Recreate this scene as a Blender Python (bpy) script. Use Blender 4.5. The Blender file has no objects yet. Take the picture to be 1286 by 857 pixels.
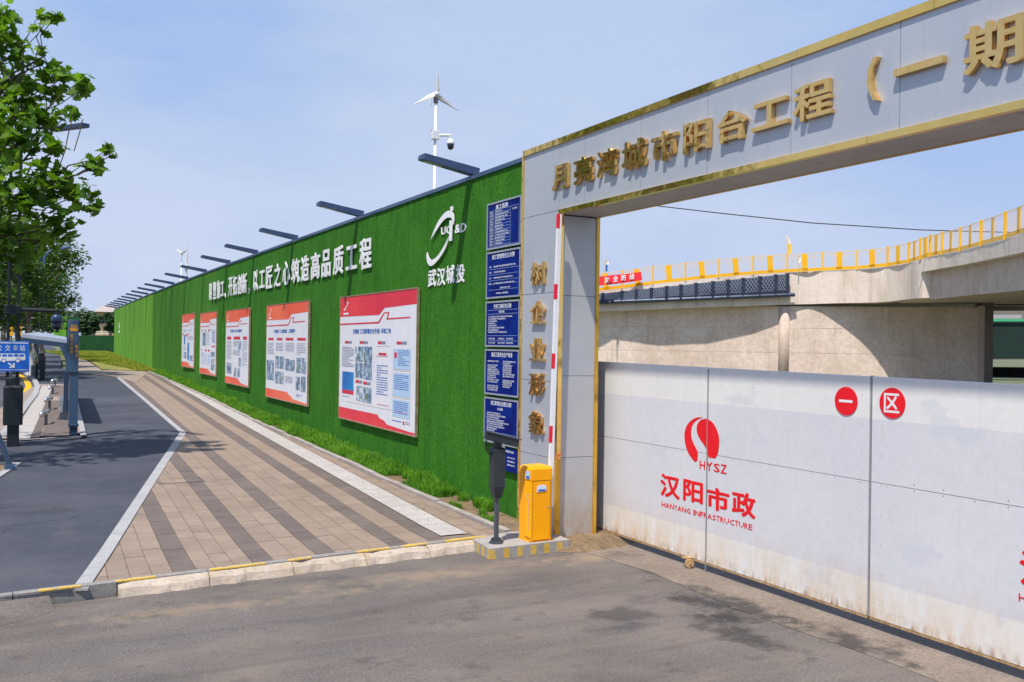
import bpy, bmesh, math, random
from mathutils import Vector, Matrix
random.seed(7)
sc = bpy.context.scene
# ------------------------------------------------------------------ camera
F, CX, CY, H = 1150.0, 643.0, 428.5, 2.8
_r = math.radians(0.85)
_Y = Vector((28-CX, 424-CY, F)).normalized()
_p = Vector((28+1000-CX, 424+1000*math.tan(_r)-CY, F))
_n = _p.cross(_Y).normalized()
if _n.y > 0: _n = -_n
_X = _Y.cross(_n).normalized()
RW = Matrix((_X, _Y, _n))            # maps camera vectors (x right, y down, z forward) to world
EYE = Vector((0, 0, H))
cam = bpy.data.cameras.new('camera'); camo = bpy.data.objects.new('camera', cam)
sc.collection.objects.link(camo); sc.camera = camo
cam.sensor_width = 36; cam.lens = F/1286*36; cam.clip_start = 0.1; cam.clip_end = 6000
_M = RW @ Matrix(((1,0,0),(0,-1,0),(0,0,-1)))
camo.matrix_world = Matrix.Translation(EYE) @ _M.to_4x4()
# ------------------------------------------------------------------ world, sun, exposure
SUN = Vector((.41, .29, -1.0)).normalized()      # the way the light travels
elev = math.asin(-SUN.z)
azi = math.atan2(-SUN.x, -SUN.y)                 # clockwise from +Y
w = bpy.data.worlds.new('World'); sc.world = w; w.use_nodes = True
nt = w.node_tree; nt.nodes.clear(); N = nt.nodes.new; Lk = nt.links.new
out = N('ShaderNodeOutputWorld'); bg = N('ShaderNodeBackground')
sky = N('ShaderNodeTexSky'); sky.sky_type = 'NISHITA'; sky.sun_disc = False
sky.sun_elevation = elev; sky.sun_rotation = azi; sky.air_density = 1.0; sky.dust_density = 0.6; sky.ozone_density = 2.0
bg.inputs[1].default_value = 0.1
tc = N('ShaderNodeTexCoord'); sep = N('ShaderNodeSeparateXYZ'); Lk(tc.outputs['Generated'], sep.inputs[0])
# hazy veil: pale near the horizon, thinner overhead, with faint cloud wisps
veil = N('ShaderNodeValToRGB'); veil.color_ramp.interpolation = 'EASE'
veil.color_ramp.elements[0].position = 0.0; veil.color_ramp.elements[0].color = (.94,.94,.94,1)
veil.color_ramp.elements[1].position = 0.9; veil.color_ramp.elements[1].color = (.7,.7,.7,1)
Lk(sep.outputs[2], veil.inputs[0])
mapn = N('ShaderNodeMapping'); mapn.inputs['Scale'].default_value = (1.0, 1.0, 3.2); Lk(tc.outputs['Generated'], mapn.inputs[0])
cn = N('ShaderNodeTexNoise'); cn.inputs['Scale'].default_value = 1.5; cn.inputs['Detail'].default_value = 7; cn.inputs['Roughness'].default_value = .55
Lk(mapn.outputs[0], cn.inputs[0])
cr = N('ShaderNodeValToRGB'); cr.color_ramp.elements[0].position = .42; cr.color_ramp.elements[1].position = .62
Lk(cn.outputs[0], cr.inputs[0])
hz = N('ShaderNodeMix'); hz.data_type = 'RGBA'; hz.inputs[7].default_value = (3.05, 4.55, 7.7, 1)
Lk(veil.outputs[0], hz.inputs[0]); Lk(sky.outputs[0], hz.inputs[6])
lowr = N('ShaderNodeValToRGB'); lowr.color_ramp.interpolation = 'EASE'
lowr.color_ramp.elements[0].position = 0; lowr.color_ramp.elements[0].color = (.55,)*3+(1,)
lowr.color_ramp.elements[1].position = .34; lowr.color_ramp.elements[1].color = (0,0,0,1)
Lk(sep.outputs[2], lowr.inputs[0])
hz2 = N('ShaderNodeMix'); hz2.data_type = 'RGBA'; hz2.inputs[7].default_value = (5.5, 6.0, 7.6, 1)
Lk(lowr.outputs[0], hz2.inputs[0]); Lk(hz.outputs[2], hz2.inputs[6])
cm = N('ShaderNodeMath'); cm.operation = 'MULTIPLY'; cm.inputs[1].default_value = .42; Lk(cr.outputs[0], cm.inputs[0])
cl = N('ShaderNodeMix'); cl.data_type = 'RGBA'; cl.inputs[7].default_value = (6.5, 6.9, 7.8, 1)
Lk(cm.outputs[0], cl.inputs[0]); Lk(hz2.outputs[2], cl.inputs[6])
Lk(cl.outputs[2], bg.inputs[0]); Lk(bg.outputs[0], out.inputs[0])
sl = bpy.data.lights.new('sun', 'SUN'); so = bpy.data.objects.new('sun', sl); sc.collection.objects.link(so)
sl.energy = 4.7; sl.angle = math.radians(1.2); sl.color = (1, .93, .82)
so.rotation_euler = SUN.to_track_quat('-Z', 'Y').to_euler()
sc.view_settings.view_transform = 'Standard'; sc.view_settings.look = 'None'
sc.view_settings.exposure = 0.2; sc.view_settings.gamma = 1
sc.cycles.max_bounces = 6; sc.cycles.use_denoising = True
# ------------------------------------------------------------------ helpers: where a sight line meets a plane of the place
def ray(x, y): return RW @ Vector((x-CX, y-CY, F))
def at_x(x, y, X): d = ray(x, y); return EYE + d*(X/d.x)
def at_y(x, y, Y): d = ray(x, y); return EYE + d*(Y/d.y)
def at_z(x, y, z=0.): d = ray(x, y); return EYE + d*((z-H)/d.z)
def at_d(x, y, D): return EYE + ray(x, y)*(D/F)
GP = [(-1e5,0),(13,0),(19,.12),(29,.30),(38,.5),(58,.87),(98,1.32),(130,1.5),(1e5,1.5)]
def G(Y):
    for (a, p), (b, q) in zip(GP, GP[1:]):
        if Y <= b: return p+(q-p)*(Y-a)/(b-a)
    return 1.5
def gnd(x, y, off=0.):
    z = off
    for _ in range(60):
        p = at_z(x, y, z); z = .5*z+.5*(G(min(p.y, 400))+off)
    return at_z(x, y, z)
# ------------------------------------------------------------------ materials
MATS = {}
def lin(c):
    return tuple(((v/255)/12.92 if v/255 <= .04045 else ((v/255+.055)/1.055)**2.4) for v in c)+(1,)
def mat(name, c1, c2=None, rough=.6, metal=0., scale=3., stretch=(1,1,1), bump=0., bscale=None, spec=.5, fine=0.12, fscale=60., coat=0.):
    m = bpy.data.materials.new(name); m.use_nodes = True; MATS[name] = m
    t = m.node_tree; b = t.nodes['Principled BSDF']
    b.inputs['Roughness'].default_value = rough; b.inputs['Metallic'].default_value = metal
    b.inputs['Specular IOR Level'].default_value = spec; b.inputs['Coat Weight'].default_value = coat
    c1 = tuple(c1)+(1,) if len(c1) == 3 else c1
    c2 = c1 if c2 is None else (tuple(c2)+(1,) if len(c2) == 3 else c2)
    co = t.nodes.new('ShaderNodeTexCoord'); mp = t.nodes.new('ShaderNodeMapping'); mp.inputs['Scale'].default_value = stretch
    t.links.new(co.outputs['Object'], mp.inputs[0])
    n = t.nodes.new('ShaderNodeTexNoise'); n.inputs['Scale'].default_value = scale; n.inputs['Detail'].default_value = 6; n.inputs['Roughness'].default_value = .6
    t.links.new(mp.outputs[0], n.inputs[0])
    r = t.nodes.new('ShaderNodeValToRGB'); r.color_ramp.elements[0].position = .36; r.color_ramp.elements[1].position = .66
    r.color_ramp.elements[0].color = c1; r.color_ramp.elements[1].color = c2
    t.links.new(n.outputs[0], r.inputs[0])
    n2 = t.nodes.new('ShaderNodeTexNoise'); n2.inputs['Scale'].default_value = fscale; n2.inputs['Detail'].default_value = 3
    t.links.new(mp.outputs[0], n2.inputs[0])
    mr = t.nodes.new('ShaderNodeMapRange'); mr.inputs['From Min'].default_value = .3; mr.inputs['From Max'].default_value = .7
    mr.inputs['To Min'].default_value = 1-fine; mr.inputs['To Max'].default_value = 1+fine
    t.links.new(n2.outputs[0], mr.inputs[0])
    mx = t.nodes.new('ShaderNodeVectorMath'); mx.operation = 'SCALE'
    t.links.new(r.outputs[0], mx.inputs[0]); t.links.new(mr.outputs[0], mx.inputs['Scale'])
    t.links.new(mx.outputs[0], b.inputs['Base Color'])
    if bump:
        bp = t.nodes.new('ShaderNodeBump'); bp.inputs['Strength'].default_value = bump; bp.inputs['Distance'].default_value = .02
        if bscale:
            n3 = t.nodes.new('ShaderNodeTexNoise'); n3.inputs['Scale'].default_value = bscale; n3.inputs['Detail'].default_value = 3
            t.links.new(mp.outputs[0], n3.inputs[0]); t.links.new(n3.outputs[0], bp.inputs['Height'])
        else: t.links.new(n2.outputs[0], bp.inputs['Height'])
        t.links.new(bp.outputs[0], b.inputs['Normal'])
    m['_out'] = mx.name
    return m
def tint_layer(m, color, scale, lo, hi, strength=1., stretch=(1,1,1), zfade=None, seed=0.):
    """stains laid over the base colour: a thresholded noise, optionally only below a height"""
    t = m.node_tree; b = t.nodes['Principled BSDF']; src = b.inputs['Base Color'].links[0].from_socket
    co = t.nodes.new('ShaderNodeTexCoord'); mp = t.nodes.new('ShaderNodeMapping'); mp.inputs['Scale'].default_value = stretch
    mp.inputs['Location'].default_value = (seed, seed*1.7, seed*.6)
    t.links.new(co.outputs['Object'], mp.inputs[0])
    n = t.nodes.new('ShaderNodeTexNoise'); n.inputs['Scale'].default_value = scale; n.inputs['Detail'].default_value = 7; n.inputs['Roughness'].default_value = .62
    t.links.new(mp.outputs[0], n.inputs[0])
    mr = t.nodes.new('ShaderNodeMapRange'); mr.inputs['From Min'].default_value = lo; mr.inputs['From Max'].default_value = hi
    mr.inputs['To Max'].default_value = strength; t.links.new(n.outputs[0], mr.inputs[0]); f = mr.outputs[0]
    if zfade:
        sp = t.nodes.new('ShaderNodeSeparateXYZ'); t.links.new(co.outputs['Object'], sp.inputs[0])
        zr = t.nodes.new('ShaderNodeMapRange'); zr.inputs['From Min'].default_value = zfade[0]; zr.inputs['From Max'].default_value = zfade[1]
        zr.inputs['To Min'].default_value = 1; zr.inputs['To Max'].default_value = 0
        t.links.new(sp.outputs[2], zr.inputs[0])
        mm = t.nodes.new('ShaderNodeMath'); mm.operation = 'MULTIPLY'; t.links.new(f, mm.inputs[0]); t.links.new(zr.outputs[0], mm.inputs[1]); f = mm.outputs[0]
    mx = t.nodes.new('ShaderNodeMix'); mx.data_type = 'RGBA'; mx.inputs[7].default_value = tuple(color)+(1,)
    t.links.new(f, mx.inputs[0]); t.links.new(src, mx.inputs[6]); t.links.new(mx.outputs[2], b.inputs['Base Color'])
def rnd_tint(m, amt=.12, attr=False):
    """each object (or face, through the attribute 'shade') a little lighter or darker"""
    t = m.node_tree; b = t.nodes['Principled BSDF']; src = b.inputs['Base Color'].links[0].from_socket
    if attr:
        o = t.nodes.new('ShaderNodeAttribute'); o.attribute_name = 'shade'; s = o.outputs['Fac']
    else:
        o = t.nodes.new('ShaderNodeObjectInfo'); s = o.outputs['Random']
    mr = t.nodes.new('ShaderNodeMapRange'); mr.inputs['To Min'].default_value = 1-amt; mr.inputs['To Max'].default_value = 1+amt
    t.links.new(s, mr.inputs[0]); v = t.nodes.new('ShaderNodeVectorMath'); v.operation = 'SCALE'
    t.links.new(src, v.inputs[0]); t.links.new(mr.outputs[0], v.inputs['Scale']); t.links.new(v.outputs[0], b.inputs['Base Color'])
M = MATS
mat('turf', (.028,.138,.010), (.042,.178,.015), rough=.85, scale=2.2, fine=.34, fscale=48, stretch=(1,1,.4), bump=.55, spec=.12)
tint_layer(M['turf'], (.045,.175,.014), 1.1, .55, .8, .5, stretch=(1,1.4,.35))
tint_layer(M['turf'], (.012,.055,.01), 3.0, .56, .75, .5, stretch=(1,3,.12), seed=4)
mat('turf_sunlit', (.095,.27,.025), (.14,.35,.038), rough=.85, scale=1.2, fine=.25, fscale=30, stretch=(1,1,.25), spec=.15)  # sunlight on the far turf is put into this lighter green
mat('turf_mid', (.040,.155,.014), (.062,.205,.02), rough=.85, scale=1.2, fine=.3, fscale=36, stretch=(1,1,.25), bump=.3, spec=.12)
mat('dark_turf', (.014,.06,.022), (.022,.085,.03), rough=.9, scale=.8, fine=.3, fscale=8, spec=.1)
mat('cap_blue', (.07,.12,.23), (.10,.16,.28), rough=.35, metal=.4, scale=2)
mat('arm_blue', (.045,.075,.16), (.06,.095,.19), rough=.38, metal=.3, scale=4)
mat('lens', (.35,.38,.30), rough=.25)
mat('cladding', (.44,.475,.54), (.49,.52,.575), rough=.34, metal=.25, scale=.8, fine=.025, fscale=30, bump=.14, bscale=1.3, coat=.15)
tint_layer(M['cladding'], (.36,.37,.41), 2.2, .55, .85, .45, stretch=(3,5,.25))
mat('cladding_jamb', (.47,.48,.50), (.52,.525,.54), rough=.42, metal=.15, scale=1.2, fine=.03, fscale=30, bump=.04, bscale=2)
tint_layer(M['cladding_jamb'], (.36,.22,.09), 2.6, .30, .62, .75, stretch=(2,2,.8), zfade=(-.05, 1.0))
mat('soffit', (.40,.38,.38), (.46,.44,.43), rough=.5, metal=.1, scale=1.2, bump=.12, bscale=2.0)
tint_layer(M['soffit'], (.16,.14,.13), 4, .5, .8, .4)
mat('backing', (.10,.10,.11), rough=.8)
mat('gold', (1.0,.60,.15), (1.0,.65,.20), rough=.07, metal=.95, scale=3, fine=.03, fscale=12, bump=.8, bscale=1.3)
mat('gold_letter', (1.0,.57,.17), (1.0,.62,.22), rough=.10, metal=.96, scale=5, fine=.05, fscale=20, bump=.5, bscale=3.0)
mat('gold_paint', (.70,.40,.04), (.80,.47,.06), rough=.3, metal=.55, scale=4, fine=.1, bump=.1, bscale=4)
tint_layer(M['gold_paint'], (.20,.11,.03), 7, .52, .7, .7, stretch=(1,1,.5))
mat('white_letter', (.80,.81,.84), rough=.45, fine=.02)
mat('board_blue', (.0005,.006,.13), (.001,.022,.23), rough=.4, scale=1.6, fine=.05, spec=.08)
mat('board_frame', (.42,.46,.55), (.50,.53,.60), rough=.35, metal=.5)
mat('print_white', (.72,.76,.85), rough=.5, fine=.02)
mat('banner_white', (.70,.72,.80), (.76,.77,.83), rough=.4, fine=.02)
mat('banner_red', (.68,.02,.055), (.82,.05,.06), rough=.4, scale=.5, fine=.03)
mat('banner_orange', (.80,.10,.05), (.88,.17,.08), rough=.4, scale=.5, fine=.03)
mat('banner_frame', (.42,.30,.17), (.62,.50,.36), rough=.35, metal=.6, scale=6)
mat('print_blue', (.01,.11,.50), rough=.5)
mat('print_grey', (.22,.25,.33), rough=.5)
mat('print_red', (.62,.02,.05), rough=.5)
mat('print_card', (.42,.58,.78), rough=.5)
mat('print_rule', (.60,.48,.30), rough=.5)
mat('photo', (.02,.07,.20), (.42,.55,.70), rough=.4, scale=5.5, fine=.5, fscale=22)
tint_layer(M['photo'], (.10,.17,.06), 6, .52, .6, .8, seed=3)
tint_layer(M['photo'], (.70,.76,.85), 5, .56, .62, .9, seed=8)
mat('photo_blue', (.008,.10,.42), (.02,.28,.65), rough=.4, scale=3)
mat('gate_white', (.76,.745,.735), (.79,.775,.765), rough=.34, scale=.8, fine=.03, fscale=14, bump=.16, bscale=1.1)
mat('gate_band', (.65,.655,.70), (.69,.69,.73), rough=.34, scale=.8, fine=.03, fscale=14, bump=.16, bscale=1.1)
for k in ('gate_white', 'gate_band'):
    tint_layer(M[k], (.56,.59,.66), 1.3, .60, .64, .38, stretch=(1,1,1.6), seed=5)
    tint_layer(M[k], (.50,.46,.40), 5, .58, .8, .4, stretch=(1,6,.35), seed=2)
    tint_layer(M[k], (.62,.40,.16), 2.6, .34, .66, .62, stretch=(1,2.2,.7), zfade=(-.02, .62))
    tint_layer(M[k], (.30,.14,.04), 6.5, .46, .66, .85, stretch=(1,2.5,.8), zfade=(-.0, .12))
mat('seam', (.05,.06,.08), rough=.6)
mat('gate_edge', (.22,.23,.25), (.30,.30,.31), rough=.5)
mat('rust', (.33,.18,.07), (.50,.36,.18), rough=.8, scale=14, fine=.3)
mat('sign_red', (.80,.004,.012), (.86,.006,.018), rough=.35, fine=.03)
tint_layer(M['sign_red'], (.85,.25,.22), 12, .64, .72, .35)
mat('concrete', (.68,.535,.455), (.78,.65,.57), rough=.85, scale=.35, fine=.12, fscale=5, bump=.25, bscale=2)
tint_layer(M['concrete'], (.46,.36,.28), .55, .48, .72, .5, stretch=(1,1,.6))
tint_layer(M['concrete'], (.34,.27,.21), 1.6, .56, .76, .5, stretch=(1,1,.12), seed=3)
mat('fascia', (.74,.62,.54), (.80,.70,.62), rough=.85, scale=.5, fine=.08, fscale=6, bump=.2, bscale=3)
tint_layer(M['fascia'], (.42,.32,.23), 1.3, .50, .72, .65, stretch=(1,1,.10))
tint_layer(M['fascia'], (.72,.45,.12), .5, .66, .74, .5, stretch=(1,1,.3), seed=11)
mat('formwork', (.54,.42,.36), (.64,.52,.45), rough=.85, scale=.7, fine=.12, fscale=7, bump=.25, bscale=3)
tint_layer(M['formwork'], (.25,.19,.14), 1.3, .52, .72, .7, stretch=(1,1,.14))
mat('dark_concrete', (.17,.15,.13), (.25,.22,.19), rough=.9, scale=.5)
mat('rail_yellow', (.90,.46,.008), (.95,.52,.012), rough=.4, fine=.04)
mat('rail_thin', (.92,.60,.16), rough=.5)
mat('scaffold', (.035,.05,.09), (.07,.09,.15), rough=.5, metal=.4)
mat('mesh_silver', (.30,.33,.42), rough=.45, metal=.5)
mat('red_cloth', (.80,.01,.025), (.86,.02,.04), rough=.7)
mat('green_net', (.03,.42,.18), (.06,.55,.25), rough=.9, scale=.6)
mat('dark_net', (.006,.022,.02), (.01,.034,.028), rough=.9, scale=.4)
mat('asphalt_path', (.034,.039,.060), (.050,.056,.080), rough=.85, scale=.5, fine=.28, fscale=55, bump=.4, bscale=90)
tint_layer(M['asphalt_path'], (.092,.094,.112), .35, .45, .8, .8, seed=2)
tint_layer(M['asphalt_path'], (.03,.032,.042), 1.3, .62, .78, .7, seed=6)
mat('asphalt_drive', (.105,.090,.085), (.145,.125,.117), rough=.88, scale=.55, fine=.30, fscale=38, bump=.5, bscale=60, stretch=(1,1,1))
tint_layer(M['asphalt_drive'], (.215,.175,.15), .7, .48, .75, .6, stretch=(1,1.6,1), seed=3)
tint_layer(M['asphalt_drive'], (.045,.045,.055), .55, .60, .72, .7, stretch=(.9,1.3,1), seed=9.3)
tint_layer(M['asphalt_drive'], (.055,.050,.052), 3.2, .58, .70, .55, seed=1)
tint_layer(M['asphalt_drive'], (.20,.16,.13), 1.1, .50, .74, .5, stretch=(.35,2.6,1), seed=5)
tint_layer(M['asphalt_drive'], (.06,.054,.052), .8, .54, .70, .5, stretch=(.25,3.2,1), seed=12)
def spot_layer(m, c, r, color, edge=.5, ns=2.5, strength=.8, sx=1., sy=1.):
    '''a stain with a ragged outline lying at a fixed place on the ground'''
    t = m.node_tree; b = t.nodes['Principled BSDF']; src = b.inputs['Base Color'].links[0].from_socket
    co = t.nodes.new('ShaderNodeTexCoord'); mp = t.nodes.new('ShaderNodeMapping'); mp.vector_type = 'TEXTURE'
    mp.inputs['Location'].default_value = (c[0], c[1], 0); mp.inputs['Scale'].default_value = (r*sx, r*sy, 1e3); t.links.new(co.outputs['Object'], mp.inputs[0])
    ln = t.nodes.new('ShaderNodeVectorMath'); ln.operation = 'LENGTH'; t.links.new(mp.outputs[0], ln.inputs[0])
    n = t.nodes.new('ShaderNodeTexNoise'); n.inputs['Scale'].default_value = ns; n.inputs['Detail'].default_value = 7; n.inputs['Roughness'].default_value = .65; t.links.new(co.outputs['Object'], n.inputs[0])
    a = t.nodes.new('ShaderNodeMath'); a.operation = 'MULTIPLY_ADD'; t.links.new(n.outputs[0], a.inputs[0]); a.inputs[1].default_value = 2.4; t.links.new(ln.outputs['Value'], a.inputs[2])
    mr = t.nodes.new('ShaderNodeMapRange'); mr.inputs['From Min'].default_value = 1.9; mr.inputs['From Max'].default_value = 1.9-edge; mr.inputs['To Max'].default_value = strength; t.links.new(a.outputs[0], mr.inputs[0])
    mx = t.nodes.new('ShaderNodeMix'); mx.data_type = 'RGBA'; mx.inputs[7].default_value = tuple(color)+(1,)
    t.links.new(mr.outputs[0], mx.inputs[0]); t.links.new(src, mx.inputs[6]); t.links.new(mx.outputs[2], b.inputs['Base Color'])
def crack_layer(m, scale, width, color, lo=.5, strength=.8, seed=0.):
    '''wandering hairline cracks, only here and there'''
    t = m.node_tree; b = t.nodes['Principled BSDF']; src = b.inputs['Base Color'].links[0].from_socket
    co = t.nodes.new('ShaderNodeTexCoord'); n = t.nodes.new('ShaderNodeTexNoise'); n.inputs['Scale'].default_value = 1.7; n.inputs['Detail'].default_value = 6
    mp = t.nodes.new('ShaderNodeMapping'); mp.inputs['Location'].default_value = (seed, seed, 0); t.links.new(co.outputs['Object'], mp.inputs[0]); t.links.new(mp.outputs[0], n.inputs[0])
    ad = t.nodes.new('ShaderNodeVectorMath'); ad.operation = 'MULTIPLY_ADD'; ad.inputs[1].default_value = (.8,.8,0); t.links.new(n.outputs['Color'], ad.inputs[0]); t.links.new(mp.outputs[0], ad.inputs[2])
    v = t.nodes.new('ShaderNodeTexVoronoi'); v.feature = 'DISTANCE_TO_EDGE'; v.inputs['Scale'].default_value = scale; t.links.new(ad.outputs[0], v.inputs[0])
    mr = t.nodes.new('ShaderNodeMapRange'); mr.inputs['From Min'].default_value = width; mr.inputs['From Max'].default_value = 0; mr.inputs['To Max'].default_value = strength; t.links.new(v.outputs['Distance'], mr.inputs[0])
    n2 = t.nodes.new('ShaderNodeTexNoise'); n2.inputs['Scale'].default_value = .45; t.links.new(mp.outputs[0], n2.inputs[0])
    m2 = t.nodes.new('ShaderNodeMapRange'); m2.inputs['From Min'].default_value = lo; m2.inputs['From Max'].default_value = lo+.05; t.links.new(n2.outputs[0], m2.inputs[0])
    mu = t.nodes.new('ShaderNodeMath'); mu.operation = 'MULTIPLY'; t.links.new(mr.outputs[0], mu.inputs[0]); t.links.new(m2.outputs[0], mu.inputs[1])
    mx = t.nodes.new('ShaderNodeMix'); mx.data_type = 'RGBA'; mx.inputs[7].default_value = tuple(color)+(1,)
    t.links.new(mu.outputs[0], mx.inputs[0]); t.links.new(src, mx.inputs[6]); t.links.new(mx.outputs[2], b.inputs['Base Color'])
crack_layer(M['asphalt_drive'], .42, .006, (.05,.045,.043), .53, .45)
crack_layer(M['asphalt_path'], .30, .006, (.018,.018,.022), .53, seed=4)
for c, r, sx, sy, k in (((7.0,8.1),1.0,.5,1.3,.85),((6.6,7.3),.8,.6,1.2,.8),((5.8,8.2),.55,1,1,.6),((7.3,9.6),.5,.6,1.1,.6),((1.2,10.4),.5,1.4,.5,.4)):
    spot_layer(M['asphalt_drive'], c, r, (.028,.025,.027), .45, 2.6, k, sx, sy)
for c, r, sx, sy, k in (((6.9,10.7),.8,1.1,.6,.85),((7.5,10.3),.7,.5,1.6,.7),((4.5,10.7),1.3,2.0,.35,.5),((7.5,7.6),.6,.4,2.5,.6),((2.0,10.4),1.2,2.2,.3,.5)):
    spot_layer(M['asphalt_drive'], c, r, (.30,.225,.15), .7, 4, k, sx, sy)
tint_layer(M['asphalt_path'], (.105,.105,.12), 2.5, .56, .8, .45, seed=9)
for c, r, sx, sy, k in (((-.6,12.6),1.6,1.2,1.0,.6),((.6,14.5),.7,.5,1.6,.5)):
    spot_layer(M['asphalt_path'], c, r, (.085,.083,.095), .9, 1.6, k, sx, sy)
spot_layer(M['asphalt_path'], (.3,16.2), .7, (.03,.03,.036), .5, 3, .6, 1.3, .6)
mat('road', (.06,.062,.08), (.08,.08,.10), rough=.85, scale=.4, fine=.2, fscale=20)
mat('apron', (.175,.14,.115), (.235,.19,.16), rough=.9, scale=1.4, fine=.25, fscale=30, bump=.4, bscale=12)
for c, r, sx, sy, k in (((7.2,8.0),1.0,.5,1.5,.9),((7.4,6.6),.9,.5,1.4,.9),((7.5,10.6),.4,1,1,.5)):
    spot_layer(M['apron'], c, r, (.04,.035,.035), .5, 3, k, sx, sy)
mat('earth', (.13,.09,.055), (.21,.145,.085), rough=.95, scale=3, fine=.3, fscale=14, bump=.6, bscale=10)
mat('far_ground', (.09,.12,.05), (.15,.15,.09), rough=.95, scale=.05, fine=.2, fscale=1)
mat('paver', (.232,.175,.137), (.282,.215,.170), rough=.8, scale=2.2, fine=.14, fscale=50, bump=.15)
tint_layer(M['paver'], (.21,.145,.10), .55, .48, .8, .6)
tint_layer(M['paver'], (.33,.27,.23), 1.2, .58, .8, .5, seed=4)
rnd_tint(M['paver'], .08)
mat('paver_dark', (.120,.094,.085), (.150,.119,.107), rough=.8, scale=2.2, fine=.14, fscale=50, bump=.15)
rnd_tint(M['paver_dark'], .07)
mat('paver_sheet', (.26,.20,.17), (.31,.245,.21), rough=.8, scale=1.2, fine=.10, fscale=8)
mat('joint', (.165,.125,.098), (.20,.155,.12), rough=.95, fine=.2)
mat('tactile', (.37,.345,.335), (.43,.405,.395), rough=.75, scale=2, fine=.1, fscale=20)
mat('granite', (.31,.31,.33), (.38,.375,.385), rough=.75, scale=3, fine=.2, fscale=70)
mat('curbstone', (.28,.255,.245), (.36,.33,.31), rough=.85, scale=2, fine=.22, fscale=30, bump=.3, bscale=8)
tint_layer(M['curbstone'], (.22,.15,.10), 3, .52, .7, .6)
mat('kerb_white', (.40,.335,.27), (.50,.435,.37), rough=.8, scale=3, fine=.12, fscale=20, bump=.35, bscale=6)
tint_layer(M['kerb_white'], (.38,.25,.14), 2.6, .52, .70, .75, stretch=(1,1,.5))
tint_layer(M['kerb_white'], (.22,.15,.10), 7, .58, .70, .8, seed=3)
mat('kerb_grey', (.22,.21,.20), (.28,.265,.255), rough=.85, scale=3, fine=.2, fscale=30)
mat('yellow_paint', (.58,.38,.06), (.68,.46,.09), rough=.6, scale=6, fine=.15, fscale=30)
tint_layer(M['yellow_paint'], (.38,.33,.28), 9, .56, .64, .8)
mat('cream_paint', (.62,.57,.42), rough=.6)
mat('island', (.30,.285,.275), (.36,.345,.335), rough=.85, scale=4, fine=.1, fscale=30, bump=.2, bscale=12)
mat('barrier_yellow', (1.0,.40,.0), (1.0,.43,.0), rough=.4, fine=.02, spec=.3)
tint_layer(M['barrier_yellow'], (.45,.20,.03), 7, .58, .8, .55, zfade=(0,.5))
mat('barrier_dark', (.40,.15,.004), rough=.5)
mat('charcoal', (.018,.026,.032), (.028,.038,.045), rough=.45, fine=.08)
mat('steel_grey', (.10,.12,.15), rough=.45, metal=.5)
mat('boom_white', (.82,.83,.87), rough=.35)
mat('boom_red', (.75,.01,.04), rough=.35)
mat('black_pole', (.006,.011,.017), (.009,.016,.024), rough=.5, fine=.05)
mat('totem_blue', (.035,.085,.16), (.045,.10,.185), rough=.4, fine=.06, coat=.2)
mat('totem_dark', (.018,.04,.085), rough=.4)
mat('roof_grey', (.26,.30,.38), (.32,.36,.44), rough=.5)
mat('orange_print', (.80,.36,.01), rough=.5)
mat('sign_blue', (.004,.12,.60), (.006,.15,.66), rough=.35, fine=.02)
mat('steel', (.62,.64,.68), rough=.25, metal=.9)
mat('steel_dark', (.16,.15,.15), rough=.4, metal=.5)
mat('white_plastic', (.74,.75,.78), (.80,.80,.83), rough=.4, fine=.03)
mat('blade', (.72,.68,.66), (.78,.74,.71), rough=.45, fine=.03)
mat('black_glass', (.01,.015,.03), rough=.08, coat=.6)
mat('bark', (.20,.15,.11), (.36,.29,.22), rough=.9, scale=4, fine=.3, fscale=20, bump=.4, stretch=(1,1,.4))
mat('twig', (.10,.075,.05), rough=.9)
mat('wall_tan', (.55,.36,.20), (.62,.42,.25), rough=.8)
mat('roof_far', (.36,.30,.28), (.45,.38,.36), rough=.8)
mat('window_dark', (.04,.06,.09), rough=.2)
mat('yellow_sign', (.85,.42,.01), rough=.5)
mat('bin_brown', (.30,.14,.05), rough=.6)
mat('bin_grey', (.16,.18,.21), rough=.6)
mat('flag_white', (.80,.78,.74), rough=.8); mat('flag_blue', (.02,.16,.55), rough=.8); mat('flag_yellow', (.85,.60,.12), rough=.8)
mat('cable', (.02,.02,.04), rough=.6)
mat('haze_roof', (.4,.4,.42), rough=.8)
def leaf_mat(name, c1, c2, trans=.35):
    m = mat(name, c1, c2, rough=.5, scale=1.5, fine=.25, fscale=9, spec=.35); rnd_tint(m, .5, attr=True)
    t = m.node_tree; b = t.nodes['Principled BSDF']; o = t.nodes['Material Output']
    tr = t.nodes.new('ShaderNodeBsdfTranslucent'); mx = t.nodes.new('ShaderNodeMixShader'); mx.inputs[0].default_value = trans
    v = t.nodes.new('ShaderNodeVectorMath'); v.operation = 'MULTIPLY'; v.inputs[1].default_value = (1.6, 1.5, .5)
    t.links.new(b.inputs['Base Color'].links[0].from_socket, v.inputs[0]); t.links.new(v.outputs[0], tr.inputs[0])
    t.links.new(b.outputs[0], mx.inputs[1]); t.links.new(tr.outputs[0], mx.inputs[2]); t.links.new(mx.outputs[0], o.inputs[0])
leaf_mat('leaf', (.055,.14,.014), (.15,.29,.028), .45)
leaf_mat('leaf_far', (.040,.095,.016), (.085,.17,.028), .35)
leaf_mat('leaf_palm', (.018,.05,.018), (.05,.11,.035), .2)
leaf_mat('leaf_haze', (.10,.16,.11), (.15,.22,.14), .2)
leaf_mat('grass', (.09,.25,.016), (.17,.37,.035), .42)
leaf_mat('grass_dry', (.16,.24,.012), (.30,.30,.05), .3)
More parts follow.
